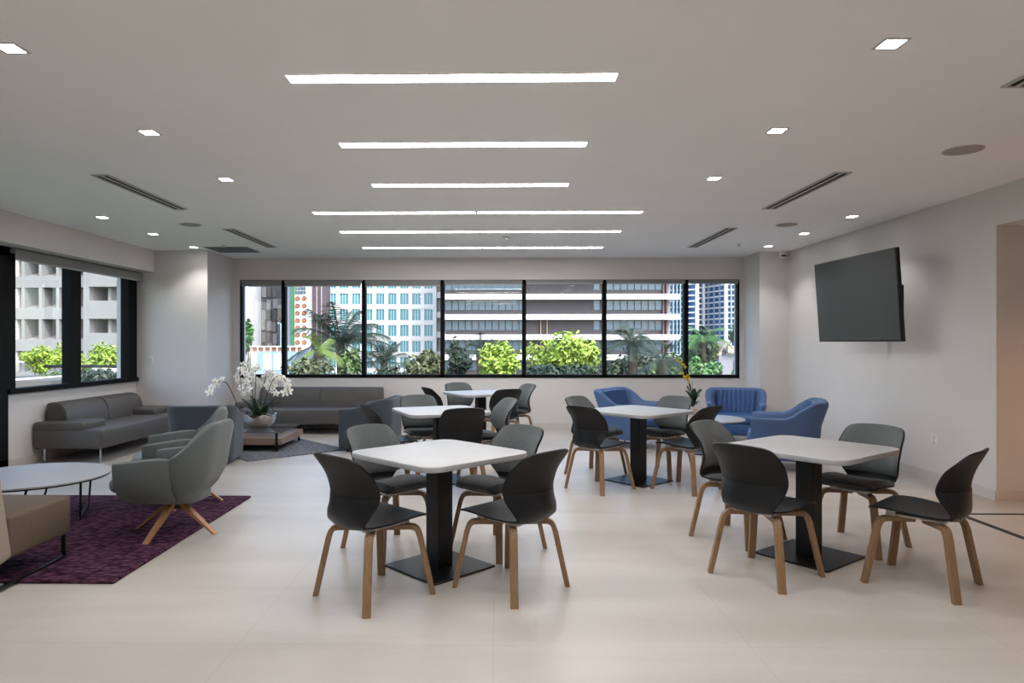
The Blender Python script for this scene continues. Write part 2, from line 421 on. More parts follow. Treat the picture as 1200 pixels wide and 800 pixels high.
def slot_vent(x, y0, y1, label):
    t = thing('slot_vent', label, 'air vent', (x, (y0 + y1) / 2, H), 0, 'long twin-slot air vents')
    l2 = (y1 - y0) / 2; w = 0.075
    bm = B()
    for a, b in ((-w, -w + 0.022), (-0.012, 0.012), (w - 0.022, w)): box(bm, a, b, -l2, l2, -0.01, -0.001)
    box(bm, -w, w, -l2 - 0.02, -l2, -0.01, -0.001); box(bm, -w, w, l2, l2 + 0.02, -0.01, -0.001)
    obj('frame', bm, M_vent, t, False)
    for a, b in ((-w + 0.022, -0.012), (0.012, w - 0.022)): obj('slot', box(B(), a, b, -l2, l2, -0.004, -0.001), M_slot, t, False)
slot_vent(-3.37, 5.75, 7.2, 'long twin-slot ceiling vent on the left, nearer the camera')
slot_vent(-3.36, 8.49, 10.12, 'long twin-slot ceiling vent on the left, farther back')
slot_vent(2.885, 5.76, 7.28, 'long twin-slot ceiling vent on the right, middle one')
slot_vent(2.9, 8.52, 10.2, 'long twin-slot ceiling vent on the right, farthest back')
slot_vent(2.87, 2.3, 3.82, 'twin-slot ceiling vent cut off by the right picture edge')
for x, y, r, lab in ((3.44, 5.1, 0.135, 'round ceiling speaker on the right, nearest the corridor opening'), (3.487, 8.29, 0.125, 'round ceiling speaker on the far right'), (-3.70, 8.17, 0.125, 'round ceiling speaker on the far left')):
    t = thing('ceiling_speaker', lab, 'speaker', (x, y, H), 0, 'round flush ceiling speakers')
    bm = B(); lathe(bm, [(r, -0.001), (r, -0.006), (r - 0.008, -0.008), (r - 0.01, -0.006)], 28); obj('rim', bm, M_vent, t)
    bm = B(); lathe(bm, [(r - 0.012, -0.001), (r - 0.012, -0.009), (r * 0.5, -0.011)], 28); obj('grille', bm, M_spk, t)
t = thing('ceiling_grille', 'grey return-air grille panel in the ceiling before the left alcove', 'air vent', (-4.05, 10.38, H))
bm = B(); box(bm, -0.33, 0.33, -0.3, 0.3, -0.004, -0.001); obj('panel', bm, M_grl, t, False)
for k in range(9): 
    y = -0.27 + k * 0.0675
    obj('louvre', box(B(), -0.31, 0.31, y - 0.012, y + 0.012, -0.010, -0.004), M_grl, t, False)
def sprinkler(x, y, lab, r=0.04):
    t = thing('ceiling_sprinkler', lab, 'sprinkler', (x, y, H), 0, 'ceiling sprinkler heads')
    bm = B(); lathe(bm, [(r, -0.001), (r, -0.006), (r * 0.7, -0.012)], 16); obj('escutcheon', bm, M_white, t)
    bm = B(); lathe(bm, [(r * 0.3, -0.012), (r * 0.3, -0.03), (r * 0.6, -0.033), (r * 0.6, -0.037)], 12); obj('deflector', bm, M_chrome, t)
sprinkler(0.114, 9.16, 'white sprinkler head between the paired strip lights', 0.075)
sprinkler(3.475, 9.88, 'tiny sprinkler head near the right alcove'); sprinkler(-3.995, 9.9, 'tiny sprinkler head before the grey grille on the left')
t = thing('security_camera', 'small white dome security camera in the far right ceiling corner', 'camera', (4.42, 10.66, H))
bm = B(); lathe(bm, [(0.055, 0), (0.055, -0.05), (0.05, -0.06)], 20); obj('mount', bm, M_white, t)
bm = B(); bmesh.ops.create_uvsphere(bm, u_segments=20, v_segments=12, radius=0.052, matrix=Matrix.Translation((0, 0, -0.075))); obj('dome', bm, M_white, t)
bm = B(); box(bm, -0.035, 0.035, -0.056, -0.03, -0.093, -0.07, 0.006); obj('lens', bm, M_slot, t)
t = thing('wall_outlet', 'white power outlet plate low on the right wall', 'outlet', (XR, 7.18, 0.43))
obj('plate', box(B(), -0.006, 0, -0.06, 0.06, -0.06, 0.06, 0.003), M_white, t)
for z in (-0.026, 0.026): obj('socket', box(B(), -0.009, -0.006, -0.02, 0.02, z - 0.016, z + 0.016, 0.002), M_base, t)
t = thing('wall_switch', 'small white switch plate high beside the left corner', 'switch', (-5.35, 10.45, 1.18))
obj('plate', box(B(), -0.035, 0.035, -0.006, 0, -0.055, 0.055, 0.003), M_white, t)
obj('rocker', box(B(), -0.016, 0.016, -0.01, -0.006, -0.03, 0.03, 0.002), M_base, t)

# ------------------------------------------------------------------ television
pl = P(957, 357, 8.72); pr_ = P(1053, 346, 7.12)
mid = (pl + pr_) / 2
dirv = Vector((pr_.x - pl.x, pr_.y - pl.y, 0)); width = dirv.length; ang = math.atan2(dirv.y, dirv.x)
t = thing('television', 'large black flat-screen television on an arm from the right wall', 'television', (mid.x, mid.y, 1.94), ang)
hh = 0.49; ww = width / 2
TM = Matrix.Rotation(R(4), 4, 'X')
bm = B(); box(bm, -ww, ww, 0.0, 0.045, -hh, hh, 0.006, 2, TM); obj('cabinet', bm, M_tvb, t)
bm = B(); box(bm, -ww + 0.012, ww - 0.012, -0.003, 0.0, -hh + 0.02, hh - 0.012, 0, 1, TM); obj('screen', bm, M_screen, t)
bm = B(); box(bm, -ww * 0.55, ww * 0.55, 0.045, 0.10, -hh * 0.7, hh * 0.3, 0.01, 2, TM); obj('rear_housing', bm, M_tvb, t)
loc_wall = Matrix.Rotation(-ang, 4, 'Z') @ Vector((XR - mid.x, 0, 0))
bm = B(); tube(bm, [(0, 0.08, -0.05), loc_wall + Vector((0, 0, -0.05))], 0.03, 8); obj('mount_arm', bm, M_black, t)
bm = B(); box(bm, -0.02, 0, -0.2, 0.2, -0.2, 0.15, 0, 1, Matrix.Translation(loc_wall) @ Matrix.Rotation(-ang, 4, 'Z')); obj('wall_plate', bm, M_black, t)

# ------------------------------------------------------------------ cafe tables
def make_table(label, loc, rz):
    t = thing('cafe_table', label, 'table', loc, rz, 'white square cafe tables')
    bm = B(); prism(bm, rrect(0.43, 0.43, 0.11, 8), 0.706, 0.74, 0.006, 2); obj('tabletop', bm, M_top, t)
    bm = B(); prism(bm, rrect(0.061, 0.061, 0.004, 2), 0.012, 0.70); obj('column', bm, M_black, t, False)
    bm = B(); box(bm, -0.255, 0.255, -0.255, 0.255, 0.0, 0.012, 0.003, 1); obj('base_plate', bm, M_black, t)
    bm = B(); box(bm, -0.2, 0.2, -0.2, 0.2, 0.696, 0.706); obj('mounting_plate', bm, M_black, t)
    return t
TB = [(-0.375, 4.39, R(45)), (2.107, 4.655, R(38)), (1.47, 7.15, R(41)), (-0.60, 7.13, R(23)), (-0.24, 9.65, R(28))]
tlab = ['white square table on black pedestal in the left foreground', 'white square table on black pedestal in the right foreground, before the blue chairs',
        'white square table right of centre, in front of the flowering yellow orchid', 'white square table directly behind the left foreground table',
        'white square table farthest back, below the window wall']
proto = make_table(tlab[0], (TB[0][0], TB[0][1], 0), TB[0][2])
for k in range(1, 5): dup(proto, (TB[k][0], TB[k][1], 0), TB[k][2], tlab[k])

# ------------------------------------------------------------------ shell chairs (front = +Y)
CTRL = [ # y, z, half width, edge offset
    (0.238, 0.444, 0.150, 0.000), (0.233, 0.450, 0.182, 0.0), (0.215, 0.458, 0.206, 0.0), (0.17, 0.464, 0.219, 0.002), (0.09, 0.460, 0.226, 0.006),
    (0.0, 0.448, 0.222, 0.010), (-0.08, 0.436, 0.206, 0.014), (-0.145, 0.427, 0.180, 0.018), (-0.192, 0.430, 0.160, 0.020), (-0.220, 0.452, 0.165, 0.030),
    (-0.230, 0.492, 0.186, 0.052), (-0.231, 0.545, 0.206, 0.086), (-0.231, 0.60, 0.217, 0.104), (-0.240, 0.66, 0.220, 0.096), (-0.260, 0.72, 0.219, 0.086), (-0.286, 0.775, 0.212, 0.062),
    (-0.302, 0.810, 0.200, 0.046), (-0.311, 0.829, 0.182, 0.034), (-0.316, 0.839, 0.150, 0.024)]
NSEAT = 9   # control rows 0..8 belong to the seat
def shell_rows(i0, i1, inset=1.0, nu=14, sub=3):
    pts = [Vector((c[0], c[1], c[2])) for c in CTRL]; ks = [c[3] for c in CTRL]
    out = []
    def cr(a, b, c, d, t): return 0.5 * ((2 * b) + (-a + c) * t + (2 * a - 5 * b + 4 * c - d) * t * t + (-a + 3 * b - 3 * c + d) * t ** 3)
    n = len(CTRL)
    seq = []
    for i in range(i0, i1):
        for k in range(sub): seq.append((i, k / sub))
    seq.append((i1, 0.0)) if i1 < n - 1 else seq.append((n - 2, 1.0))
    for i, t in seq:
        q = [CTRL[max(0, min(n - 1, i + d))] for d in (-1, 0, 1, 2)]
        y, z, w, k = [cr(q[0][m], q[1][m], q[2][m], q[3][m], t) for m in range(4)]
        dy = q[2][0] - q[1][0]; dz = q[2][1] - q[1][1]; L = math.hypot(dy, dz) or 1
        nrm = Vector((0, dz / L, -dy / L))       # towards the sitter
        row = []
        for j in range(nu + 1):
            u = -1 + 2 * j / nu
            if i >= 9:      # the back wraps straight forward and its top edge arches
                q_ = Vector((u * w * inset, y + k * abs(u) ** 2.2, z - 0.009 * abs(u) ** 2.5 * max(0.0, min(1.0, (z - 0.66) / 0.14))))
            else: q_ = Vector((u * w * inset, y, z)) + nrm * (k * abs(u) ** 2.2)
            row.append((q_, nrm, u))
        out.append(row)
    return out
def shell_mesh(i0, i1, thick=0.011):
    rows = shell_rows(i0, i1)
    bm = B(); g = grid(bm, [[p for p, n, u in r] for r in rows])
    bm2 = bmesh.new(); bm.normal_update()
    # thickness: second sheet away from the sitter
    low = [[bm.verts.new(p - n * thick) for p, n, u in r] for r in rows]
    for a, b in zip(low, low[1:]):
        for i in range(len(a) - 1): bm.faces.new((a[i], b[i], b[i + 1], a[i + 1]))
    m = len(g) - 1; w = len(g[0]) - 1
    for i in range(m):
        bm.faces.new((g[i][0], g[i + 1][0], low[i + 1][0], low[i][0])); bm.faces.new((g[i][w], low[i][w], low[i + 1][w], g[i + 1][w]))
    for j in range(w):
        bm.faces.new((g[0][j], low[0][j], low[0][j + 1], g[0][j + 1])); bm.faces.new((g[m][j], g[m][j + 1], low[m][j + 1], low[m][j]))
    bm2.free(); return bm
def pad_mesh(i0, i1, thick, inset=0.955, rear=2.5):
    rows = shell_rows(i0, i1, inset)
    bm = B(); m = len(rows) - 1
    top = []
    for i, r in enumerate(rows):
        s = min(1, i / 2.5, (m - i) / rear)
        top.append([p + n * (thick * min(1, (1 - abs(u) ** 8) * 1.4) * (1 - (1 - s) ** 2) + 0.0015) for p, n, u in r])
    g = grid(bm, top)
    low = [[bm.verts.new(p - n * 0.003) for p, n, u in r] for r in rows]
    for a, b in zip(low, low[1:]):
        for j in range(len(a) - 1): bm.faces.new((a[j], b[j], b[j + 1], a[j + 1]))
    w = len(g[0]) - 1
    for i in range(m):
        bm.faces.new((g[i][0], g[i + 1][0], low[i + 1][0], low[i][0])); bm.faces.new((g[i][w], low[i][w], low[i + 1][w], g[i + 1][w]))
    for j in range(w):
        bm.faces.new((g[0][j], low[0][j], low[0][j + 1], g[0][j + 1])); bm.faces.new((g[m][j], g[m][j + 1], low[m][j + 1], low[m][j]))
    return bm
def cover_mesh():
    rows = shell_rows(8, 12, 0.99)
    bm = B()
    m = len(rows) - 1
    outr = [[p - n * (0.011 + 0.006) for p, n, u in r] for r in rows]
    inr = [[p - n * 0.009 for p, n, u in r] for r in rows]
    g = grid(bm, outr); low = [[bm.verts.new(p) for p in r] for r in inr]
    w = len(g[0]) - 1
    for a, b in zip(low, low[1:]):
        for j in range(w): bm.faces.new((a[j], b[j], b[j + 1], a[j + 1]))
    for i in range(m):
        bm.faces.new((g[i][0], g[i + 1][0], low[i + 1][0], low[i][0])); bm.faces.new((g[i][w], low[i][w], low[i + 1][w], g[i + 1][w]))
    for j in range(w):
        bm.faces.new((g[0][j], low[0][j], low[0][j + 1], g[0][j + 1])); bm.faces.new((g[m][j], g[m][j + 1], low[m][j + 1], low[m][j]))
    return bm
def leg_mesh(sx, sy):
    d = Vector((sx, sy, 0)).normalized()
    pts = [(0.045, 0.386)]
    pts += [(0.17, 0.388), (0.20, 0.388)]
    for k in range(1, 6):
        a = R(90 - k * 15); pts.append((0.208 + 0.045 * math.cos(a), 0.343 + 0.045 * math.sin(a)))
    pts += [(0.2605, 0.33), (0.334, 0.0)]
    path = [Vector((d.x * r, d.y * r, z)) for r, z in pts]
    bm = B()
    sec = [(-0.0225, -0.012), (-0.0195, -0.015), (0.0195, -0.015), (0.0225, -0.012), (0.0225, 0.012), (0.0195, 0.015), (-0.0195, 0.015), (-0.0225, 0.012)]
    sweep(bm, path, sec, side=Vector((-d.y, d.x, 0)))
    for v in bm.verts:
        if v.co.z < 0.03: v.co.z = 0.0
    return bm
def make_chair(kind, label, loc, rz):
    t = thing('dining_chair', label, 'chair', loc, rz, 'shell chairs around the cafe tables')
    obj('seat', shell_mesh(0, NSEAT), M_shell, t); obj('backrest', shell_mesh(NSEAT, len(CTRL) - 1), M_shell, t)
    o = obj('lower_back_cover', cover_mesh(), M_cover, t); o['label'] = 'smoother lower shell across the back'
    if kind == 'grey':
        p = obj('seat_pad', pad_mesh(0, 8, 0.036, rear=9), M_seatpad, t); p['label'] = 'charcoal upholstered seat pad'
        p = obj('back_pad', pad_mesh(10, len(CTRL) - 1, 0.010), M_pad, t); p['label'] = 'grey felt back pad'
    bm = B(); prism(bm, rrect(0.115, 0.15, 0.03, 5), 0.402, 0.416, 0.004, 2)
    for sx in (-1, 1):
        for sy in (-1, 1): box(bm, sx * 0.105 - 0.026, sx * 0.105 + 0.026, sy * 0.128 - 0.026, sy * 0.128 + 0.026, 0.400, 0.446 if sy > 0 else 0.420, 0.006, 2)
    p = obj('mounting_bracket', bm, M_bracket, t); p['label'] = 'light grey bracket under the seat'
    for sx, sy in ((1, 1), (-1, 1), (-1, -1), (1, -1)): obj('leg', leg_mesh(sx, sy), M_wood, t)
    return t
CH = [ # kind, x, y, facing deg, label
    ('black', -0.705, 3.902, 48, 'black plastic shell chair, front left seat of the left foreground table'),
    ('black', 0.08, 4.04, 137, 'black plastic shell chair, front right seat of the left foreground table'),
    ('grey', 0.0, 4.785, -133, 'grey padded shell chair, rear right seat of the left foreground table'),
    ('grey', -0.755, 4.79, -45, 'grey padded shell chair, rear left seat of the left foreground table'),
    ('black', 1.668, 4.276, 39, 'black plastic shell chair, front left seat of the right foreground table'),
    ('black', 2.54, 4.132, 133, 'black plastic shell chair seen in profile, front right seat of right foreground table'),
    ('grey', 2.57, 4.905, -142, 'grey padded shell chair, rear right seat of the right foreground table'),
    ('grey', 1.775, 5.085, -51, 'grey padded shell chair, rear left seat of the right foreground table'),
    ('black', 1.01, 6.77, 41, 'black plastic shell chair, front left of the table before the yellow orchid'),
    ('black', 1.86, 6.765, 133, 'black plastic shell chair in profile, right of the table before the yellow orchid'),
    ('grey', 1.83, 7.57, -137, 'grey padded shell chair, rear right of the table before the yellow orchid'),
    ('grey', 1.078, 7.52, -44, 'grey padded shell chair, rear left of the table before the yellow orchid'),
    ('black', -1.08, 6.93, 23, 'black plastic shell chair in profile, left side of the second table from front'),
    ('black', -0.392, 6.62, 108, 'black plastic shell chair seen square from behind, near side of second table'),
    ('grey', -0.12, 7.33, -157, 'grey padded shell chair turned sideways, right side of the second table'),
    ('grey', -0.83, 7.62, -70, 'grey padded shell chair facing the camera, far side of the second table'),
    ('black', -0.72, 9.42, 28, 'black plastic shell chair, left side of the farthest table'),
    ('black', 0.02, 9.2, 118, 'black plastic shell chair, near right side of the farthest table'),
    ('grey', 0.22, 9.9, -152, 'grey padded shell chair by the window wall, right end of the farthest table'),
    ('grey', -0.49, 10.11, -62, 'grey padded shell chair against the window wall, behind the farthest table')]
pro = {}
for kind, x, y, fa, lab in CH:
    rz = R(fa - 90)
    if kind not in pro: pro[kind] = make_chair(kind, lab, (x, y, 0), rz)
    else: dup(pro[kind], (x, y, 0), rz, lab)

# ------------------------------------------------------------------ long sofas (front = +Y local, length along X)
def make_sofa(label, loc, rz, L, bl, depth=0.83):
    t = thing('sofa', label, 'sofa', loc, rz, 'long low taupe sofas')
    l = L / 2
    bm = B(); box(bm, -l, l, 0.0, depth, 0.165, 0.40, 0.03, 3); obj('seat', bm, M_sofa, t)
    for s in (-1, 1):
        a, b = (-l, -l + 0.5) if s < 0 else (l - 0.5, l)
        bm = B(); box(bm, a - 0.002, b + 0.002, 0.0, 0.60, 0.375, 0.487, 0.028, 3); obj('armrest', bm, M_sofa, t)
    # bolster backrest: D-profile in two lengths
    for a, b in ((-bl / 2, -0.002), (0.002, bl / 2)):
        prof = [(0.015, 0.40), (0.015, 0.66), (0.03, 0.69), (0.06, 0.703), (0.13, 0.70), (0.19, 0.68), (0.235, 0.64), (0.262, 0.58), (0.275, 0.50), (0.278, 0.40)]
        bm = B(); r0 = [bm.verts.new((a, y, z)) for y, z in prof]; r1 = [bm.verts.new((b, y, z)) for y, z in prof]
        n = len(prof)
        for i in range(n): bm.faces.new((r0[i], r1[i], r1[(i + 1) % n], r0[(i + 1) % n]))
        f0 = bm.faces.new(r0[::-1]); f1 = bm.faces.new(r1)
        bmesh.ops.bevel(bm, geom=list(f0.edges) + list(f1.edges), offset=0.012, segments=2, affect='EDGES')
        obj('back_cushion', bm, M_sofa, t)
    for sx in (-1, 1):
        for y in (0.12, depth - 0.03):
            bm = B(); tube(bm, [(sx * (l - 0.04), y, 0.0), (sx * (l - 0.04), y, 0.17)], 0.012, 10); p = obj('leg', bm, M_chrome, t); p['label'] = 'slim chrome leg'
    return t
make_sofa('long taupe sofa under the left windows, with low end arms', (XL + 0.016, 9.2, 0), -PI / 2, 2.24, 1.80)
make_sofa('long taupe sofa under the back windows, behind the orchid bowl', (-2.915, YB - 0.016, 0), PI, 2.57, 2.02)

# ------------------------------------------------------------------ U-shaped armchairs
def upath(a, f, b, r, n=10):
    """plan of a U from the right arm tip round the back to the left arm tip; returns (pos, outward normal, s)"""
    pts = []
    def add(x, y, nx, ny): pts.append((Vector((x, y, 0)), Vector((nx, ny, 0))))
    ns = 7
    for i in range(ns): add(a, f + (-b + r - f) * i / ns, 1, 0)
    for i in range(n + 1):
        t = R(-90 * i / n); add(a - r + r * math.cos(t), -b + r + r * math.sin(t), math.cos(t), math.sin(t))
    for i in range(1, ns): add(a - r - 2 * (a - r) * i / ns, -b, 0, -1)
    for i in range(n + 1):
        t = R(-90 - 90 * i / n); add(-a + r + r * math.cos(t), -b + r + r * math.sin(t), math.cos(t), math.sin(t))
    for i in range(1, ns + 1): add(-a, -b + r + (f + b - r) * i / ns, -1, 0)
    L = [0.0]
    for p, q in zip(pts, pts[1:]): L.append(L[-1] + (q[0] - p[0]).length)
    return [(p, n, -1 + 2 * l / L[-1]) for (p, n), l in zip(pts, L)]
def ushell(path, zt, zb, th, tuck, lean, zin, flare=None, endr=True, zmid=0.16, rip=None):
    """wall of a tub chair, one ring of cross-section per plan point"""
    bm = B(); rings = []
    m = len(path) - 1
    for i, (p, n, s) in enumerate(path):
        e = min(i, m - i)
        sh = (0.35, 0.75, 0.95)[e] if (endr and e < 3) else 1.0
        t = th * sh; top = zt(s) - (0.02 * (1 - sh)); ln = lean(s); fl = flare(s) if flare else 0.0
        def off(z): return ln * max(0, z - 0.4)
        c = p - n * (th / 2)
        sec = []
        rr = rip(s) if rip else 0.0
        sec.append((-t / 2, zin)); sec.append((-t / 2 + rr, zin + (top - zin) * 0.5)); sec.append((-t / 2 + rr * 0.6 + fl * 0.4, top - t * 0.5))
        sec.append((-t * 0.35 + fl * 0.7, top - t * 0.13)); sec.append((0 + fl, top)); sec.append((t * 0.35 + fl * 1.2, top - t * 0.13)); sec.append((t / 2 + fl, top - t * 0.5))
        sec.append((t / 2, max(zb + (top - zb) * 0.6, zb + zmid + 0.04))); sec.append((t / 2, zb + zmid)); sec.append((t / 2 - tuck * 0.25, zb + zmid * 0.5)); sec.append((t / 2 - tuck * 0.6, zb + zmid * 0.16)); sec.append((t / 2 - tuck, zb)); sec.append((-t / 2 - tuck * 0.8, zb))
        rings.append([bm.verts.new(c + n * (d + off(z)) + Vector((0, 0, z))) for d, z in sec])
    k = len(rings[0])
    for a, b in zip(rings, rings[1:]):
        for j in range(k): bm.faces.new((a[j], a[(j + 1) % k], b[(j + 1) % k], b[j]))
    bm.faces.new(rings[0][::-1]); bm.faces.new(rings[-1])
    return bm
def sst(x, a, b):
    t = max(0, min(1, (x - a) / (b - a))); return t * t * (3 - 2 * t)

def make_lounge(label, loc, rz):
    t = thing('lounge_chair', label, 'armchair', loc, rz, 'grey swivel lounge chairs on the purple rug')
    path = upath(0.345, 0.30, 0.31, 0.23)
    sb = 0.52
    zt_a = lambda s: 0.575 + 0.03 * sst(1 - abs(s), 0.0, 0.45)
    zt_b = lambda s: 0.61 + 0.225 * sst(1 - abs(s), 1 - sb - 0.02, 1 - sb + 0.36)
    arms_r = [q for q in path if q[2] <= -sb + 0.02]; arms_l = [q for q in path if q[2] >= sb - 0.02]
    back = [q for q in path if abs(q[2]) <= sb]
    for pth in (arms_r, arms_l):
        bm = ushell(pth, zt_a, 0.245, 0.085, 0.17, lambda s: 0.10, 0.36, endr=True, zmid=0.19); obj('armrest', bm, M_lounge, t)
    bm = ushell(back, zt_b, 0.245, 0.09, 0.20, lambda s: 0.17, 0.36, endr=True, zmid=0.22); obj('backrest', bm, M_lounge, t)
    bm = B(); prism(bm, rrect(0.252, 0.33, 0.10, 6), 0.33, 0.44, 0.045, 4, Matrix.Translation((0, 0.075, 0))); obj('seat_cushion', bm, M_lounge, t)
    bm = B(); prism(bm, rrect(0.20, 0.22, 0.14, 6), 0.243, 0.35, 0.03, 3, Matrix.Translation((0, -0.01, 0))); obj('seat_base', bm, M_lounge, t)
    bm = B(); lathe(bm, [(0.05, 0.18), (0.05, 0.25)], 14); obj('hub', bm, M_black, t)
    for k in range(4):
        an = R(-11 + 90 * k); d = Vector((math.cos(an), math.sin(an), 0)); bm = B()
        path2 = [Vector((0, 0, 0.235)) + d * 0.02, d * 0.33 + Vector((0, 0, 0.0))]
        sweep(bm, path2, [(-0.021, -0.018), (0.021, -0.018), (0.021, 0.018), (-0.021, 0.018)], side=Vector((-d.y, d.x, 0)))
        for v in bm.verts:
            if v.co.z < 0.04: v.co.z = 0.0
        obj('leg', bm, M_beech, t)
    return t
RUGZ = 0.022
p = make_lounge('grey swivel lounge chair at front of the purple rug, its back showing', (-2.42, 5.1, RUGZ), R(180 - 90))
dup(p, (-2.81, 6.05, RUGZ), R(203 - 90), 'grey swivel lounge chair behind the other, at the far edge of the purple rug')

def make_club(label, loc, rz):
    t = thing('tub_armchair', label, 'armchair', loc, rz, 'slate tub armchairs around the coffee table')
    path = upath(0.365, 0.33, 0.36, 0.16)
    zt = lambda s: 0.575 + 0.135 * sst(1 - abs(s), 0.12, 0.66)
    bm = ushell(path, zt, 0.035, 0.09, 0.03, lambda s: 0.12, 0.30, zmid=0.1); obj('shell', bm, M_slate, t)
    bm = B(); box(bm, -0.27, 0.27, -0.28, 0.36, 0.10, 0.29, 0.02, 2); obj('seat_base', bm, M_slate, t)
    bm = B(); prism(bm, rrect(0.27, 0.32, 0.06, 5), 0.29, 0.43, 0.04, 3, Matrix.Translation((0, 0.045, 0))); obj('seat_cushion', bm, M_slate, t)
    for sx, sy in ((1, 1), (-1, 1), (-1, -1), (1, -1)):
        bm = B(); lathe(bm, [(0.02, 0.0), (0.025, 0.11)], 12, (sx * 0.24, sy * 0.24)); obj('foot', bm, M_black, t)
    return t
p = make_club('slate grey tub armchair seen from behind, left of the coffee table', (-3.51, 8.22, 0.0), R(97 - 90))
dup(p, (-1.72, 9.25, 0), R(172 - 90), 'slate grey tub armchair at the right end of the back sofa')

def make_blue(label, loc, rz):
    t = thing('blue_armchair', label, 'armchair', loc, rz, 'blue leather armchairs around the round side table')
    path = upath(0.40, 0.34, 0.37, 0.20, 14)
    zt = lambda s: 0.60 + 0.19 * sst(1 - abs(s), 0.34, 0.66)
    rp = lambda s: 0.010 * math.sin(s * 75) * sst(0.75 - abs(s), 0, 0.2)
    bm = ushell(path, zt, 0.12, 0.10, 0.04, lambda s: 0.22, 0.30, flare=lambda s: 0.022, zmid=0.1, rip=rp); obj('shell', bm, M_bluef, t)
    bm = B(); box(bm, -0.31, 0.31, -0.30, 0.37, 0.13, 0.30, 0.03, 3); obj('seat_base', bm, M_blue, t)
    bm = B(); prism(bm, rrect(0.30, 0.33, 0.07, 5), 0.30, 0.42, 0.045, 4, Matrix.Translation((0, 0.05, 0))); obj('seat_cushion', bm, M_blue, t)
    # pleated inner back cushion, real folds
    rows = []
    bm = B()
    for iz in range(11):
        v = iz / 10; z = 0.36 + 0.40 * v; row = []
        for ix in range(81):
            u = -1 + ix / 40
            x = u * 0.29; y = -0.225 - 0.10 * v * 0.9 + 0.05 * u * u - 0.012 * (1 - v)
            y += 0.008 * math.sin(u * 26 + 1.2 * v + 0.6 * math.sin(5 * v + u * 3))
            row.append((x, y, z))
        rows.append(row)
    g = grid(bm, rows)
    lo = [[bm.verts.new((q[0], q[1] - 0.05, q[2])) for q in r] for r in rows]
    for a, b in zip(lo, lo[1:]):
        for i in range(80): bm.faces.new((a[i], b[i], b[i + 1], a[i + 1]))
    for i in range(10):
        bm.faces.new((g[i][0], g[i + 1][0], lo[i + 1][0], lo[i][0])); bm.faces.new((g[i][80], lo[i][80], lo[i + 1][80], g[i + 1][80]))
    for j in range(80):
        bm.faces.new((g[0][j], lo[0][j], lo[0][j + 1], g[0][j + 1])); bm.faces.new((g[10][j], g[10][j + 1], lo[10][j + 1], lo[10][j]))
    obj('back_cushion', bm, M_blue, t)
    for sx, sy in ((1, 1), (-1, 1), (-1, -1), (1, -1)):
        bm = B(); tube(bm, [(sx * 0.30, sy * 0.28, 0.0), (sx * 0.27, sy * 0.25, 0.14)], 0.012, 8); obj('leg', bm, M_black, t)
    return t
p = make_blue('blue armchair on the left of the yellow orchid, behind a white table', (1.90, 9.62, 0), R(-38 - 90))
q = dup(p, (3.47, 10.0, 0), R(-108 - 90), 'blue armchair with pleated back facing the camera, in the far right corner'); q.scale = (0.9, 0.92, 0.97)
dup(p, (3.32, 8.0, 0), R(158 - 90), 'blue armchair seen from outside, nearest the right wall')
t = thing('side_table', 'round white side table among the blue armchairs, under the yellow orchid', 'table', (2.72, 9.0, 0))
bm = B(); prism(bm, circ(0.5, 48), 0.435, 0.455, 0.005, 2); obj('tabletop', bm, M_top, t)
bm = B(); lathe(bm, [(0.25, 0), (0.25, 0.01), (0.035, 0.02), (0.03, 0.43)], 20); obj('pedestal', bm, M_black, t)

# ------------------------------------------------------------------ foreground left: slipper chair, round table, purple rug
bm = B(); box(bm, -5.0, -2.29, 4.035, 6.31, 0.0, RUGZ, 0.009, 2)
tag(obj('area_rug', bm, M_purple), 'deep purple braided rug under the lounge chairs', 'rug')
t = thing('slipper_chair', 'tan armless chair on a black sled base, cut by the left picture edge', 'armchair', (-3.20, 4.2, 0))
bm = B(); box(bm, -0.36, 0.36, -0.28, 0.31, 0.175, 0.43, 0.025, 3); obj('seat', bm, M_taupe, t)
bm = B(); box(bm, -0.37, 0.37, -0.075, 0.075, 0.0, 0.62, 0.03, 3, Matrix.Translation((0, -0.32, 0.17)) @ Matrix.Rotation(R(11), 4, 'X')); obj('backrest', bm, M_taupeback, t)
for sx in (-1, 1):
    x = sx * 0.335
    ptsL = smooth_path([(x, 0.26, 0.18), (x, 0.26, 0.05), (x, 0.225, 0.015), (x, -0.4, 0.015), (x, -0.44, 0.05), (x, -0.38, 0.22)], 3)
    bm = B(); sweep(bm, ptsL, [(-0.012, -0.006), (0.012, -0.006), (0.012, 0.006), (-0.012, 0.006)], side=(1, 0, 0))
    for v in bm.verts: v.co.z += 0.016
    obj('sled_leg', bm, M_black, t)
t = thing('coffee_table', 'low round white table on black wire legs, on the purple rug', 'table', (-3.77, 5.45, RUGZ))
bm = B(); prism(bm, circ(0.575, 64), 0.338, 0.353, 0.003, 1); obj('tabletop', bm, M_top, t)
bm = B(); prism(bm, circ(0.57, 64), 0.328, 0.338); p = obj('underside', bm, M_black, t); p['label'] = 'black edge below the white top'
for a0 in (0, 120, 240):
    a = R(a0 + 24); e = R(38)
    def pol(r, an, z): return Vector((r * math.cos(an), r * math.sin(an), z))
    bm = B(); tube(bm, smooth_path([pol(0.50, a - e, 0.33), pol(0.44, a - e * 0.8, 0.02), pol(0.41, a - e * 0.7, 0.009), pol(0.41, a + e * 0.7, 0.009), pol(0.44, a + e * 0.8, 0.02), pol(0.50, a + e, 0.33)], 3), 0.009, 8)
    obj('wire_leg', bm, M_black, t)

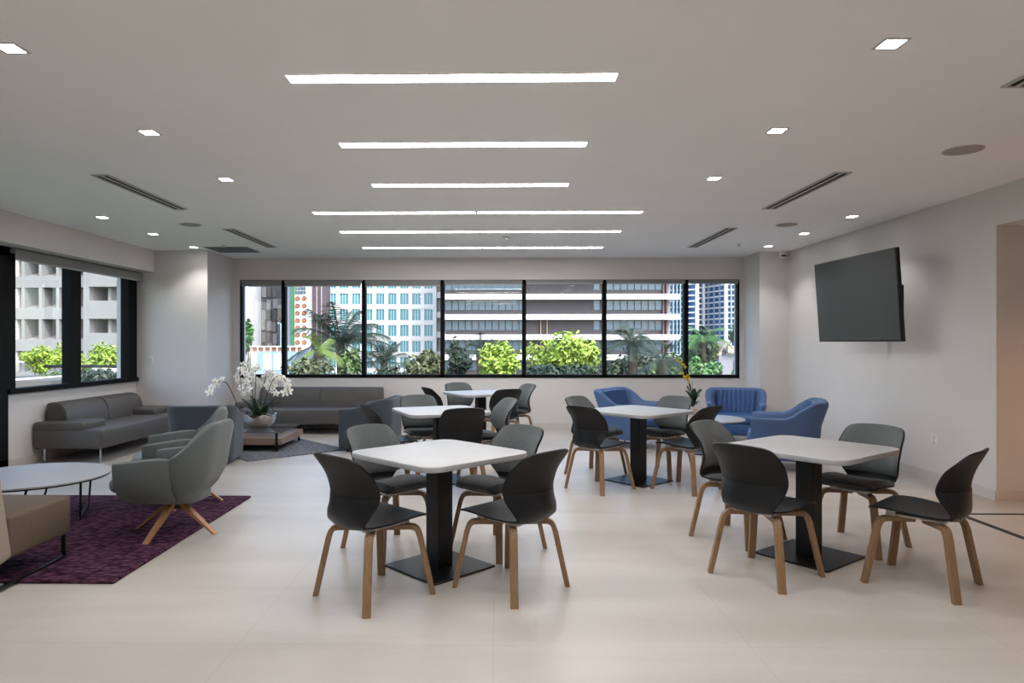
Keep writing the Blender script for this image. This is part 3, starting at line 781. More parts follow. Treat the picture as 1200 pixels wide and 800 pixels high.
# ------------------------------------------------------------------ wood and glass coffee table, grey rug, orchids
bm = B(); box(bm, 0, 1.38, 0, 2.0, 0, 0.012, 0.004, 1, Matrix.Translation((-3.03, 8.22, 0)) @ Matrix.Rotation(R(43), 4, 'Z'))
tag(obj('area_rug', bm, M_greyrug), 'grey woven rug under the wood and glass coffee table', 'rug')
t = thing('coffee_table', 'low walnut coffee table with a smoked glass top, holding the orchids', 'table', (-3.50, 9.42, 0.012))
hx, hy = 0.66, 0.5
bm = B(); box(bm, -hx, hx, -hy, hy, 0.085, 0.175, 0.004, 1); obj('wood_slab', bm, M_cwood, t)
bm = B(); box(bm, -hx - 0.01, hx + 0.01, -hy - 0.01, hy + 0.01, 0.248, 0.26, 0.002, 1); obj('glass_top', bm, M_smoke, t)
for sx in (-1, 1):
    for sy in (-1, 1):
        bm = B(); box(bm, sx * (hx - 0.06) - 0.014, sx * (hx - 0.06) + 0.014, sy * (hy + 0.004) - 0.012, sy * (hy + 0.004) + 0.012, 0.0, 0.247)
        obj('leg', bm, M_black, t)
BWL = Vector((-3.30, 9.42, 0.273))
t = thing('bowl', 'hammered silver bowl on the glass coffee table, holding white orchids', 'bowl', BWL)
bm = B(); nb = 28
prof = [(0.07, 0.0), (0.13, 0.012), (0.185, 0.06), (0.21, 0.115), (0.215, 0.15), (0.20, 0.15), (0.195, 0.115), (0.17, 0.065), (0.11, 0.03)]
lathe(bm, prof, nb, sx=1.08, sy=0.85)
for v in bm.verts:
    an = math.atan2(v.co.y, v.co.x)
    if v.co.z > 0.09: v.co.z += 0.018 * math.sin(5 * an + 0.5) * (v.co.z - 0.09) / 0.06 + 0.03 * max(0, math.cos(an)) * (v.co.z - 0.09) / 0.06
obj('basin', bm, M_silver, t)

def flower_mesh(size, m_idx=0):
    bm = B(); 
    for k in range(5):
        a = 2 * PI * k / 5 + PI / 2
        w = size * (0.42 if k in (1, 4) else 0.27); L = size * 0.52
        d = Vector((math.cos(a), math.sin(a), 0)); s = Vector((-d.y, d.x, 0))
        c = bm.verts.new((0, 0, 0.004 * (k % 2)))
        ring = []
        for (u, v, z) in ((0.25, -0.6, 0.0), (0.6, -1.0, 0.10), (0.9, -0.55, 0.06), (1.0, 0, 0.0), (0.9, 0.55, 0.06), (0.6, 1.0, 0.10), (0.25, 0.6, 0.0)):
            ring.append(bm.verts.new(d * (L * u) + s * (w * 0.5 * v) + Vector((0, 0, size * z * 0.6 - size * 0.1 * u))))
        for q, r in zip(ring, ring[1:]): bm.faces.new((c, q, r))
    n0 = len(bm.faces)
    bmesh.ops.create_icosphere(bm, subdivisions=1, radius=size * 0.09, matrix=Matrix.Translation((0, -size * 0.05, size * 0.06)))
    bm.faces.ensure_lookup_table()
    for f in bm.faces[n0:]: f.material_index = 1
    return bm
def face_dir(o, d, roll):
    q = Vector(d).normalized().to_track_quat('Z', 'Y'); o.rotation_mode = 'QUATERNION'
    from mathutils import Quaternion
    o.rotation_quaternion = q @ Quaternion((0, 0, 1), roll)
def strap_leaf(bm, base, tip, bend, w):
    base, tip = Vector(base), Vector(tip); mid = (base + tip) / 2 + Vector(bend)
    path = [((1 - t) ** 2) * base + 2 * t * (1 - t) * mid + t * t * tip for t in [i / 8 for i in range(9)]]
    up = Vector((0, 0, 1)); rows = []
    for i, p_ in enumerate(path):
        t = i / 8; tg = (path[min(i + 1, 8)] - path[max(i - 1, 0)]).normalized(); s = tg.cross(up)
        if s.length < 0.05: s = tg.cross(Vector((0, 1, 0)))
        s.normalize(); nn = s.cross(tg)
        ww_ = w * (0.45 + 0.55 * math.sin(PI * min(1, t * 1.1 + 0.1))) if t < 0.95 else w * 0.15
        rows.append([p_ - s * ww_ / 2 + nn * w * 0.12, p_, p_ + s * ww_ / 2 + nn * w * 0.12])
    grid(bm, rows)
orch = thing('orchid_plant', 'large white orchid arrangement arching out of the silver bowl', 'plant', (BWL.x, BWL.y, BWL.z + 0.12))
ORG = Vector((BWL.x, BWL.y, BWL.z + 0.12))
random.seed(11)
bm = B(); bmesh.ops.create_icosphere(bm, subdivisions=3, radius=0.15, matrix=Matrix.Diagonal((1.05, 0.85, 0.32, 1)))
for v in bm.verts: v.co += Vector((random.uniform(-1, 1), random.uniform(-1, 1), random.uniform(-1, 1))) * 0.006
obj('moss', bm, mat('dry_moss', rgb(88, 66, 44), 0.95, 0.4, 40), orch)
for k in range(22):
    a = 2 * PI * k / 22 + random.uniform(-0.2, 0.2); r = random.uniform(0.14, 0.32); up = random.uniform(-0.02, 0.30)
    bm = B(); strap_leaf(bm, (0.07 * math.cos(a), 0.06 * math.sin(a), 0.01), (r * math.cos(a), r * 0.8 * math.sin(a), up), (0, 0, random.uniform(0.08, 0.2)), random.uniform(0.05, 0.085))
    obj('leaf', bm, M_leaf, orch)
Yo = BWL.y
stems = [
    [(283, 484), (278, 474), (268, 452), (262, 447), (253, 447), (247, 455)],
    [(297, 482), (296, 460), (291, 438), (286, 428), (281, 432), (283, 455)],
    [(299, 482), (299, 460), (300, 440), (299, 431), (296, 434), (298, 448)],
    [(301, 482), (308, 455), (312, 440), (316, 434), (320, 440), (322, 458)],
    [(306, 482), (314, 460), (320, 445), (328, 440), (335, 447), (338, 461)]]
dy = (-0.05, -0.10, 0.10, 0.03, -0.06)
sflow = [
    [(245.5, 459), (247.5, 453), (252, 446.5), (260, 444), (254, 451)],
    [(285, 427), (282, 432), (287, 437), (290, 440.5), (280, 446), (289, 447), (282, 453.5), (291.5, 455), (285, 461), (286, 433), (278, 441)],
    [(296, 432), (301.5, 430.5), (291, 427), (297.5, 443), (304, 449), (295, 437)],
    [(311, 441), (316, 436), (316, 446), (322, 445), (316.5, 457), (320, 452), (323.5, 460.5), (314, 451), (319, 441)],
    [(330, 442), (333.5, 446), (337, 452), (338.5, 458.5), (334, 459.5), (325, 441), (336, 447)]]
fm = None
random.seed(5)
for si, st in enumerate(stems):
    pts = [P(x, y, Yo + dy[si] * (i / 3.0)) - ORG for i, (x, y) in enumerate(st)]
    bm = B(); tube(bm, smooth_path(pts, 6), 0.006, 6); obj('stem', bm, M_stem, orch)
    for (x, y) in sflow[si]:
        q = P(x, y, Yo + dy[si] - random.uniform(-0.03, 0.05)) - ORG
        if fm is None: o = obj('flower', flower_mesh(0.115), [M_petal, M_core], orch, smooth=False); fm = o
        else: o = fm.copy(); C.objects.link(o); o.parent = orch
        o.location = q; s = random.uniform(0.85, 1.15); o.scale = (s, s, s)
        face_dir(o, (random.uniform(-0.5, 0.6), -1, random.uniform(-0.1, 0.6)), random.uniform(-0.4, 0.4))
# yellow orchid on the side table
YP = 8.98
pp = P(812, 486, YP); PB = Vector((pp.x, YP, 0.455))
t = thing('flower_pot', 'small blush pot on the round side table, holding the yellow orchid', 'pot', PB)
bm = B(); lathe(bm, [(0.055, 0), (0.07, 0.09), (0.075, 0.13), (0.067, 0.13), (0.06, 0.10)], 20); obj('pot_body', bm, M_pot, t)
bm = B(); lathe(bm, [(0.078, 0.118), (0.08, 0.132), (0.07, 0.134)], 20); obj('rim', bm, M_pot, t)
t = thing('orchid_plant', 'yellow flowered orchid with dark leaves in the blush pot', 'plant', PB + Vector((0, 0, 0.10)))
O2 = PB + Vector((0, 0, 0.10))
bm = B(); lathe(bm, [(0.058, 0.0), (0.058, 0.025), (0.02, 0.03)], 14); obj('soil', bm, mat('potting_bark', rgb(70, 52, 38), 0.95, 0.4, 60), t)
for (x0, y0_, x1, y1_, bz) in ((812, 476, 822, 456, 0.05), (812, 474, 820, 464, 0.06), (811, 472, 804, 452, 0.04), (811, 473, 803, 458, 0.05), (812, 474, 806, 446, 0.0), (813, 474, 818, 472, 0.06), (812, 472, 814, 455, 0.02), (811, 476, 805, 468, 0.05), (813, 474, 823, 457, 0.05), (811, 474, 800, 465, 0.05), (812, 476, 816, 474, 0.07)):
    bm = B(); a_ = P(x0, y0_, YP) - O2; b_ = P(x1, y1_, YP + random.uniform(-0.08, 0.08)) - O2
    strap_leaf(bm, a_, b_, (0, -0.02, bz), 0.10); obj('leaf', bm, M_leaf, t)
bm = B(); tube(bm, smooth_path([P(x, y, YP) - O2 for x, y in ((812, 480), (810, 455), (806, 443), (803, 432), (799, 425), (794, 422))], 6), 0.004, 6); obj('stem', bm, M_stem, t)
bm = B(); tube(bm, [P(812, 480, YP + 0.03) - O2, P(811, 446, YP + 0.03) - O2], 0.003, 6); obj('stake', bm, M_stem, t)
y0f = None
for (x, y) in ((794, 422), (798, 424), (801, 427), (803, 430), (800, 437), (803, 442), (806, 440), (805, 445), (808, 443), (802, 441), (807, 448)):
    q = P(x, y, YP - 0.02) - O2
    if y0f is None: o = obj('flower', flower_mesh(0.044), [M_yel, M_yel], t, smooth=False); y0f = o
    else: o = y0f.copy(); C.objects.link(o); o.parent = t
    o.location = q; face_dir(o, (random.uniform(-0.5, 0.5), -1, random.uniform(-0.3, 0.4)), random.uniform(-0.5, 0.5))

# ------------------------------------------------------------------ outside: street level about nine metres below
GZ = -9.0
struct('ground', box(B(), -400, 500, 14, 700, GZ - 1, GZ), mat('asphalt', rgb(98, 100, 102), 0.9, 0.1, 0.3))
struct('lawn', box(B(), -120, 14 - 20.5, -60, 70, GZ - 1, GZ + 0.02), mat('grass_verge', rgb(70, 92, 48), 0.95, 0.3, 1.5))
M_wstone = mat('white_render', rgb(212, 211, 209), 0.8, 0.02, 0.4)
M_wleft = mat('cream_concrete', rgb(126, 127, 127), 0.85, 0.03, 0.4)
M_teal = mat('teal_glazing', rgb(84, 138, 148), 0.25, 0.22, 0.35)
M_tealf = mat('pale_mullion', rgb(188, 214, 220), 0.5, 0.03)
M_dbrown = mat('dark_brown_cladding', rgb(48, 43, 47), 0.6, 0.12, 0.3)
M_dpane = mat('office_pane', rgb(72, 94, 108), 0.2, 0.25, 0.4)
M_dpane2 = mat('office_pane_pale', rgb(132, 140, 144), 0.3, 0.2, 0.4)
M_dk = mat('dark_recess_glass', rgb(58, 62, 76), 0.2, 0.3, 0.5)
M_gpanel = mat('grey_metal_panel', rgb(78, 78, 80), 0.6, 0.15, 0.3)
M_green = mat('green_cladding', rgb(58, 112, 74), 0.7, 0.1, 0.5)
M_orange = mat('terracotta_disc', rgb(160, 94, 60), 0.7, 0.2, 0.8)
M_mauve = mat('mauve_cladding', rgb(84, 74, 80), 0.7, 0.06, 0.5)
M_blueg = mat('tower_glass', rgb(58, 92, 136), 0.15, 0.35, 0.05)
M_paleb = mat('pale_blue_panels', rgb(122, 144, 160), 0.5, 0.12, 0.3)
M_tile = mat('roof_tile', rgb(172, 150, 140), 0.8, 0.08, 2)
M_brick = mat('parapet_brick', rgb(150, 108, 94), 0.9, 0.2, 3)
M_bark = mat('bark', rgb(66, 58, 50), 0.95, 0.25, 3)
def leafm(n, r, g, b):
    m = mat(n, rgb(r, g, b), 0.55, 0.35, 1.6)
    p_ = m.node_tree.nodes['Principled BSDF']; p_.inputs['Transmission Weight'].default_value = 0.0
    return m
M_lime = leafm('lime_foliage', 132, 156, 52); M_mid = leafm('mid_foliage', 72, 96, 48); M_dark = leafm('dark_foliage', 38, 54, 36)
M_olive = leafm('olive_foliage', 74, 82, 50); M_palm = leafm('palm_foliage', 42, 58, 44); M_palmy = leafm('sunlit_palm_foliage', 108, 128, 52); M_lush = leafm('lush_foliage', 70, 110, 56)

def bld(name, label, loc, cat='building', group=None): return thing(name, label, cat, loc, 0, group)
def lbox(root, *a): # box given in world coordinates, made local to its building
    bm = B(); l = root.location
    box(bm, a[0] - l.x, a[1] - l.x, a[2] - l.y, a[3] - l.y, a[4] - l.z, a[5] - l.z); return bm

# --- white office grid (third pane)
Y = 150.0
x0 = P(381, 0, Y).x; x1 = P(511, 0, Y).x; k = Y / F
t = bld('office_building', 'white office block with a regular grid of teal windows', (x0, Y, GZ))
obj('facade', lbox(t, x0, x1, Y + 0.4, Y + 20, GZ, 30), M_wstone, t, False)
cw = 14.13 * k; rh = 18.62 * k
zt0 = P(0, 344, Y).z
bmw = B(); box(bmw, 0, 9.7 * k, -0.05, 0.35, -13.1 * k, 0)
win0 = None
for c in range(9):
    for r_ in range(-2, 6):
        xx = P(384.4 + 14.13 * c, 0, Y).x - t.location.x; zz = zt0 - r_ * rh - GZ
        if win0 is None:
            win0 = obj('window', bmw, M_teal, t, False); o = win0
            bm = B()
            for f in (0.34, 0.66): box(bm, 9.7 * k * f - 0.05, 9.7 * k * f + 0.05, -0.12, -0.05, -13.1 * k, 0)
            box(bm, 0, 9.7 * k, -0.12, -0.05, -0.12, 0)
            mu0 = obj('mullion', bm, M_tealf, win0, False)
        else:
            o = win0.copy(); C.objects.link(o); o.parent = t
            q = mu0.copy(); C.objects.link(q); q.parent = o
        o.location = (xx, 0.0, zz)
# pilasters standing proud so every window sits in a reveal
for c in range(10):
    xa = P(384.4 + 14.13 * c - 4.4, 0, Y).x; xb = P(384.4 + 14.13 * c, 0, Y).x
    obj('pilaster', lbox(t, xa, xb, Y - 0.35, Y + 0.5, GZ, 30), M_wstone, t, False)
for r_ in range(-2, 7):
    zb = zt0 - r_ * rh + 0.0
    obj('spandrel', lbox(t, x0, x1, Y - 0.3, Y + 0.5, zb, zb + (18.62 - 13.1) * k), M_wstone, t, False)
xs = P(521, 0, Y).x
obj('stair_core', lbox(t, x1, xs, Y + 2, Y + 16, GZ, 30), M_dpane2, t, False)
for r_ in range(-2, 6):
    zb = P(0, 349.5 + 23 * r_, Y).z
    obj('balcony_slab', lbox(t, x1 - 0.5, xs + 0.4, Y + 0.2, Y + 3, zb, zb + 1.3), M_wstone, t, False)

# --- dark block with white bands
Y = 133.0; k = Y / F
x0 = P(519.5, 0, Y).x; x1 = P(796.5, 0, Y).x
t = bld('office_building', 'dark brown office block wrapped in white horizontal bands', (x0, Y, GZ))
obj('facade', lbox(t, x0 + 0.3, P(783, 0, Y).x, Y + 1.2, Y + 25, GZ, 34), M_dbrown, t, False)
obj('side_wing', lbox(t, P(783, 0, Y).x, x1 - 0.4, Y + 6, Y + 25, GZ, 34), mat('wing_grey', rgb(128, 136, 142), 0.6, 0.06, 0.2), t, False)
ops = None
for r_ in range(-3, 4):
    zb = P(0, 351.3 + 23.4 * r_, Y).z
    obj('white_band', lbox(t, x0, x1, Y - 0.2, Y + 24, zb, zb + 6.3 * k), M_wstone, t, False)
    za = zb - 1.0 * k; zc = zb - 12.2 * k
    for sec, (a, b, n) in enumerate(((521, 616, 12), (696, 704, 1), (711.5, 777.5, 8))):
        stp = (b - a) / n
        for c in range(n):
            xa = P(a + stp * c + 0.7, 0, Y).x; xb = P(a + stp * (c + 1) - 0.5, 0, Y).x
            if n == 12 and ops and sec == 0:
                o = ops.copy(); C.objects.link(o); o.parent = t
                o.location = (xa - t.location.x, Y + 1.1 - t.location.y, za - GZ)
            else:
                bm = B(); box(bm, 0, xb - xa, 0, 0.15, zc - za, 0)
                o = obj('window', bm, M_dpane, t, False); o.location = (xa - t.location.x, Y + 1.1 - t.location.y, za - GZ)
                if n == 12 and ops is None: ops = o
for px in (777.5, 781.5):
    obj('corner_pier', lbox(t, P(px, 0, Y).x, P(px + 2, 0, Y).x, Y + 0.6, Y + 1.3, GZ, 34), mat('pier_brown', rgb(84, 62, 66), 0.6, 0.1, 0.3), t, False)
for px in (633.5, 641):
    obj('downpipe', lbox(t, P(px, 0, Y).x, P(px + 0.9, 0, Y).x, Y + 0.7, Y + 1.2, GZ, P(0, 375, Y).z), mat('brass_pipe', rgb(150, 124, 92), 0.5, 0.1, 1), t, False)

# --- glass tower far right
Y = 340.0; k = Y / F
t = bld('glass_tower', 'tall blue glass tower with white floor slabs, behind the right window', (P(836, 0, Y).x, Y, GZ))
def tx(px): return P(px, 0, Y).x - t.location.x
pl_ = [(786, 6), (806, 4), (816, 0), (831, 26), (841, 24), (853, 4), (878, 0), (884, 60), (786, 60)]
pts = [(tx(a), b) for a, b in pl_]
bm = B(); prism(bm, pts, 0, 95 - GZ); obj('curtain_wall', bm, M_blueg, t, False)
cx_ = sum(p_[0] for p_ in pts) / len(pts)
for r_ in range(0, 26):
    z = P(0, 440 - 6.6 * r_, Y).z - GZ
    if z < 0: continue
    bm = B(); prism(bm, [(cx_ + (a - cx_) * 1.012, b - 1.6) for a, b in pts[:7]] + [(pts[7][0], 30), (pts[8][0], 30)], z, z + 0.75)
    obj('floor_slab', bm, M_wstone if r_ % 1 == 0 else M_paleb, t, False)
for a, b in pl_[:7]:
    obj('white_column', box(B(), tx(a) - 0.75, tx(a) + 0.75, b - 1.9, b - 0.2, 0, 95 - GZ), M_wstone, t, False)
for a in (790, 794, 798, 802, 858, 862, 866, 870, 874):
    obj('mullion', box(B(), tx(a) - 0.28, tx(a) + 0.28, 1.0, 6, 0, 95 - GZ), M_paleb, t, False)
for a in (820, 824, 828): obj('mullion', box(B(), tx(a) - 0.2, tx(a) + 0.2, (a - 816) * 1.73 - 1.2, (a - 816) * 1.73 + 3, 0, 95 - GZ), M_paleb, t, False)
for a in (844, 847, 850): obj('mullion', box(B(), tx(a) - 0.2, tx(a) + 0.2, 24 - (a - 841) * 1.67 - 1.2, 24 - (a - 841) * 1.67 + 3, 0, 95 - GZ), M_paleb, t, False)

# --- small white gabled house
Y = 90.0; k = Y / F
ax = P(852, 0, Y).x; t = bld('gabled_house', 'small white gabled house with a pale tiled roof, low in the right window', (ax, Y, GZ))
x0 = P(842.5, 0, Y).x - ax; x1 = P(880, 0, Y).x - ax; ze = P(0, 414, Y).z - GZ; zr = P(0, 402.5, Y).z - GZ
bm = B(); box(bm, x0, x1, 0, 8, 0, ze - 0.1); obj('wall', bm, mat('house_wall', rgb(128, 128, 134), 0.8, 0.03, 1), t, False)
xm = P(852, 0, Y).x - ax
bm = B()
a_ = [(x0, 0.0, ze - 0.1), (2 * xm - x0, 0.0, ze - 0.1), (xm, 0.0, zr)]
f0 = [bm.verts.new(p_) for p_ in a_]; f1 = [bm.verts.new((p_[0], 8, p_[2])) for p_ in a_]
bm.faces.new(f0); bm.faces.new(f1[::-1])
for i in range(3): bm.faces.new((f0[i], f1[i], f1[(i + 1) % 3], f0[(i + 1) % 3]))
obj('gable', bm, M_wstone, t, False)
bm = B()
for sgn in (-1, 1):
    e = Vector((xm + sgn * (xm - x0 + 0.4), -0.4, ze - 0.45)); r_ = Vector((xm, -0.4, zr + 0.12))
    vs = [e, r_, r_ + Vector((0, 8.6, 0)), e + Vector((0, 8.6, 0))]
    lo = [bm.verts.new(v) for v in vs]; hi = [bm.verts.new(v + Vector((0, 0, 0.25))) for v in vs]
    bm.faces.new(lo[::-1]); bm.faces.new(hi)
    for i in range(4): bm.faces.new((lo[i], lo[(i + 1) % 4], hi[(i + 1) % 4], hi[i]))
obj('roof', bm, M_tile, t, False)
bm = B(); box(bm, x1 - 3.2, x1, -0.6, 8, ze + 0.1, zr - 0.3); obj('side_roof', bm, M_tile, t, False)
bm = B(); prism(bm, [(-0.28, 0), (0.28, 0), (0.28, 0.6), (0.2, 0.85), (0, 0.95), (-0.2, 0.85), (-0.28, 0.6)], 0, 0.1, 0, 1, Matrix.Translation((xm - 0.4, 0.02, ze - 0.2)) @ Matrix.Rotation(PI / 2, 4, 'X')); obj('window', bm, M_dk, t, False)
for q in (0.8, 2.2): obj('window', box(B(), xm + q, xm + q + 0.7, -0.06, 0.05, ze - 2.6, ze - 0.9), M_dk, t, False)

# --- panelled block with round windows (second pane)
Y = 112.0; k = Y / F
def wx(px): return P(px, 0, Y).x
def wz(py): return P(0, py, Y).z
t = bld('panelled_building', 'narrow building with orange round openings between green and mauve strips', (wx(355), Y, GZ))
obj('grey_strip', lbox(t, wx(331), wx(341), Y + 1, Y + 2.5, GZ, 28), mat('blue_grey_render', rgb(150, 160, 178), 0.8, 0.05, 0.4), t, False)
obj('green_strip', lbox(t, wx(341), wx(345.5), Y - 0.2, Y + 2.5, GZ, 28), M_green, t, False)
obj('white_wall', lbox(t, wx(345.5), wx(366), Y, Y + 2.5, GZ, 28), M_wstone, t, False)
obj('mauve_strip', lbox(t, wx(366), wx(383), Y - 0.2, Y + 2.5, GZ, 28), M_mauve, t, False)
for px in (371.5, 377): obj('rib', lbox(t, wx(px), wx(px + 0.7), Y - 0.5, Y - 0.2, GZ, 28), mat('rib_pale', rgb(170, 156, 164), 0.7, 0.04), t, False)
for r_ in range(7):
    for cxp in (348.8, 356.6):
        M2 = Matrix.Translation((wx(cxp) - t.location.x, 0, wz(350 + 8.5 * r_) - GZ)) @ Matrix.Rotation(PI / 2, 4, 'X')
        bm = B(); prism(bm, circ(2.75 * k, 24), -0.02, 0.10, 0, 1, M2); o = obj('round_opening_shade', bm, M_dk, t, False)  # dark opening, left showing past the orange disc as a painted shadow crescent
        M3 = Matrix.Translation((wx(cxp - 0.4) - t.location.x, -0.12, wz(350.3 + 8.5 * r_) - GZ)) @ Matrix.Rotation(PI / 2, 4, 'X')
        bm = B(); prism(bm, circ(2.15 * k, 20), -0.02, 0.06, 0, 1, M3); obj('disc', bm, M_orange, o, False)
for r_ in range(3):
    for c in range(4):
        obj('window', lbox(t, wx(346 + 3.2 * c), wx(348.7 + 3.2 * c), Y - 0.08, Y + 0.1, wz(345 - 4.6 * r_), wz(341.2 - 4.6 * r_)), M_dpane, t, False)

# --- grey panelled block, leftmost pane
Y = 118.0
t = bld('grey_block', 'dark grey panel-clad block in the leftmost back window', (wx(318), Y, GZ))
obj('tower', lbox(t, wx(306), wx(340), Y, Y + 15, GZ, 26), M_gpanel, t, False)
obj('white_flank', lbox(t, wx(284), wx(306), Y + 3, Y + 15, GZ, 26), M_wstone, t, False)
random.seed(3)
for r_ in range(6):
    for c in range(4):
        if random.random() < 0.72:
            xa = 307 + 6.2 * c + random.uniform(0, 1.5); ya = 336 + 13 * r_ + random.uniform(0, 3)
            g_ = random.choice((62, 72, 96, 114))
            obj('panel', lbox(t, wx(xa), wx(xa + random.uniform(4, 5.6)), Y - 0.3 - 0.2 * random.random(), Y + 0.1, wz(ya + 11.5), wz(ya)), mat('panel_%d' % g_, rgb(g_, g_, g_ + 2), 0.6, 0.08, 0.5), t, False)
Y = 62.0
t = bld('low_building', 'low pale blue rooftop building with a brick and white parapet', (wx(318), Y, GZ))
obj('wall', lbox(t, wx(301), wx(348), Y, Y + 12, GZ, wz(411.5)), M_paleb, t, False)
obj('parapet_wall', lbox(t, wx(285), wx(352), Y + 0.2, Y + 0.5, wz(412), wz(406.5)), M_brick, t, False)
obj('coping', lbox(t, wx(285), wx(352), Y - 0.05, Y + 0.6, wz(406.5), wz(405.2)), M_wstone, t, False)
for i in range(9): obj('parapet_post', lbox(t, wx(286 + 7.6 * i), wx(287.3 + 7.6 * i), Y - 0.02, Y + 0.55, wz(411.8), wz(406)), M_wstone, t, False)
for px in (309, 321): obj('window', lbox(t, wx(px), wx(px + 9), Y - 0.06, Y + 0.05, wz(433), wz(414)), mat('pale_pane', rgb(190, 210, 224), 0.3, 0.1, 0.4), t, False)
obj('white_annex', lbox(t, wx(280), wx(301), Y - 1, Y + 12, GZ, wz(412.5)), M_wstone, t, False)
bm = B(); tube(bm, [(wx(317) - t.location.x, 3, wz(412) - GZ), (wx(317) - t.location.x, 3, wz(378) - GZ), (wx(313) - t.location.x, 3, wz(377.5) - GZ)], 0.09, 6); obj('lamp_post', bm, M_paleb, t)

# --- cream office block in the left windows
Y = 76.0; k = Y / F
xl0 = wx(-20); xr = wx(136)
t = bld('cream_office_block', 'cream concrete office block with deep recessed windows, through the left windows', (wx(70), Y, GZ))
obj('core', lbox(t, xl0 - 22, wx(160), Y + 3, Y + 18, GZ, 30), M_dk, t, False)
row_z = [wz(336.8 + 37.2 * i) for i in range(-4, 4)]    # tops of the openings
for i in range(-4, 4):
    za = wz(336.8 + 37.2 * i); zb = wz(336.8 + 37.2 * i + 24)
    obj('spandrel', lbox(t, xl0 - 22, xr, Y, Y + 3.2, zb - (13.2) * k, zb), M_wleft, t, False)
    # raked sills inside the openings
    bm = B(); l = t.location
    yy0, yy1 = 0.2, 2.8
    vs0 = [(xl0 - 22 - l.x, yy0, zb - l.z), (xr - l.x, yy0, zb - l.z), (xr - l.x, yy1, zb + 8 * k - l.z), (xl0 - 22 - l.x, yy1, zb + 8 * k - l.z), (xr - l.x, yy1, zb - l.z), (xl0 - 22 - l.x, yy1, zb - l.z)]
    v = [bm.verts.new(p_) for p_ in vs0]
    bm.faces.new((v[0], v[1], v[2], v[3])); bm.faces.new((v[0], v[5], v[4], v[1])); bm.faces.new((v[3], v[2], v[4], v[5])); bm.faces.new((v[1], v[4], v[2])); bm.faces.new((v[0], v[3], v[5]))
    obj('raked_sill', bm, M_wleft, t, False)
for c in range(-9, 6):
    px = 24.8 + 20.3 * c
    bm = B(); l = t.location
    xa, xb = wx(px) - l.x, wx(px + 3.6) - l.x; xd = wx(px + 6.6) - l.x
    prism(bm, [(xa, 0.05), (xb, 0.05), (xd, 2.9), (xa, 2.9)], 0, 30 - GZ)
    obj('fin', bm, M_wleft, t, False)
bxr = wx(166)
obj('bay_wall', lbox(t, wx(108), bxr, Y - 0.6, Y + 3.2, GZ, wz(405)), M_wleft, t, False)
for i in range(-4, 3):
    zb = wz(336.8 + 37.2 * i + 16)
    obj('bay_spandrel', lbox(t, wx(108), bxr, Y - 0.8, Y + 3.4, zb - 21.2 * k, zb), M_wleft, t, False)
obj('bay_pier', lbox(t, wx(102), wx(109), Y - 0.7, Y + 3, GZ, 30), M_wleft, t, False)
obj('corner_pier', lbox(t, wx(1), wx(18), Y - 0.8, Y + 3, GZ, 30), M_wstone, t, False)
for px in (131, 140): obj('bay_mullion', lbox(t, wx(px), wx(px + 1), Y + 1.6, Y + 3, GZ, 30), M_wleft, t, False)
obj('rail', lbox(t, wx(18), wx(102), Y - 0.5, Y - 0.3, wz(424), wz(422.8)), M_white, t, False)

# --- planting
random.seed(21)
def crown(bm, c, r, n, size, lumps=9):
    cs = [Vector(c)]
    L_ = []
    for i in range(lumps):
        d = Vector((random.gauss(0, 1), random.gauss(0, 1), random.gauss(0, 0.8))).normalized()
        L_.append((Vector((c[0] + d.x * r[0] * 0.62, c[1] + d.y * r[1] * 0.62, c[2] + d.z * r[2] * 0.62)), random.uniform(0.35, 0.6)))
    for i in range(n):
        q, s = random.choice(L_)
        d = Vector((random.gauss(0, 1), random.gauss(0, 1), random.gauss(0, 1))).normalized() * (random.random() ** 0.4)
        p_ = Vector((q.x + d.x * r[0] * s, q.y + d.y * r[1] * s, q.z + d.z * r[2] * s))
        nn = (d + Vector((random.gauss(0, .5), random.gauss(0, .5), random.gauss(0, .5) + 0.4))).normalized()
        a_ = nn.orthogonal().normalized(); a_.rotate(Matrix.Rotation(random.uniform(0, 6.28), 3, nn)); b_ = nn.cross(a_)
        s1 = size * random.uniform(0.6, 1.2); s2 = s1 * 0.5
        qd(bm, p_ - a_ * s1, p_ - b_ * s2, p_ + a_ * s1, p_ + b_ * s2)
def tree(label, px0, px1, py0, py1, Y, m, n, size, name='leafy_tree', group='broadleaf trees outside the windows', cat='tree', lumps=10):
    a_ = P(px0, py0, Y); b_ = P(px1, py1, Y)
    c = (a_ + b_) / 2; r = (abs(b_.x - a_.x) / 2, abs(b_.x - a_.x) / 2 * 0.8, abs(a_.z - b_.z) / 2)
    t = thing(name, label, cat, (c.x, Y, GZ), 0, group)
    bm = B(); crown(bm, (0, 0, c.z - GZ), r, n, size, lumps)
    obj('foliage', bm, m, t, False, recalc=False)
    bm = B(); zc = c.z - GZ
    sp = [Vector((0, 0, 0)), Vector((0.1, 0, zc * 0.5)), Vector((0, 0, zc))]
    tube(bm, sp, max(0.06, r[0] * 0.07), 8, [1.3, 1, 0.6])
    for i in range(5):
        an = i * 1.26; tube(bm, [Vector((0.05, 0, zc * 0.72)), Vector((math.cos(an) * r[0] * 0.5, math.sin(an) * r[1] * 0.5, zc + r[2] * random.uniform(-0.2, 0.5)))], max(0.03, r[0] * 0.03), 6, [1, 0.4])
    obj('trunk', bm, M_bark, t)
    return t
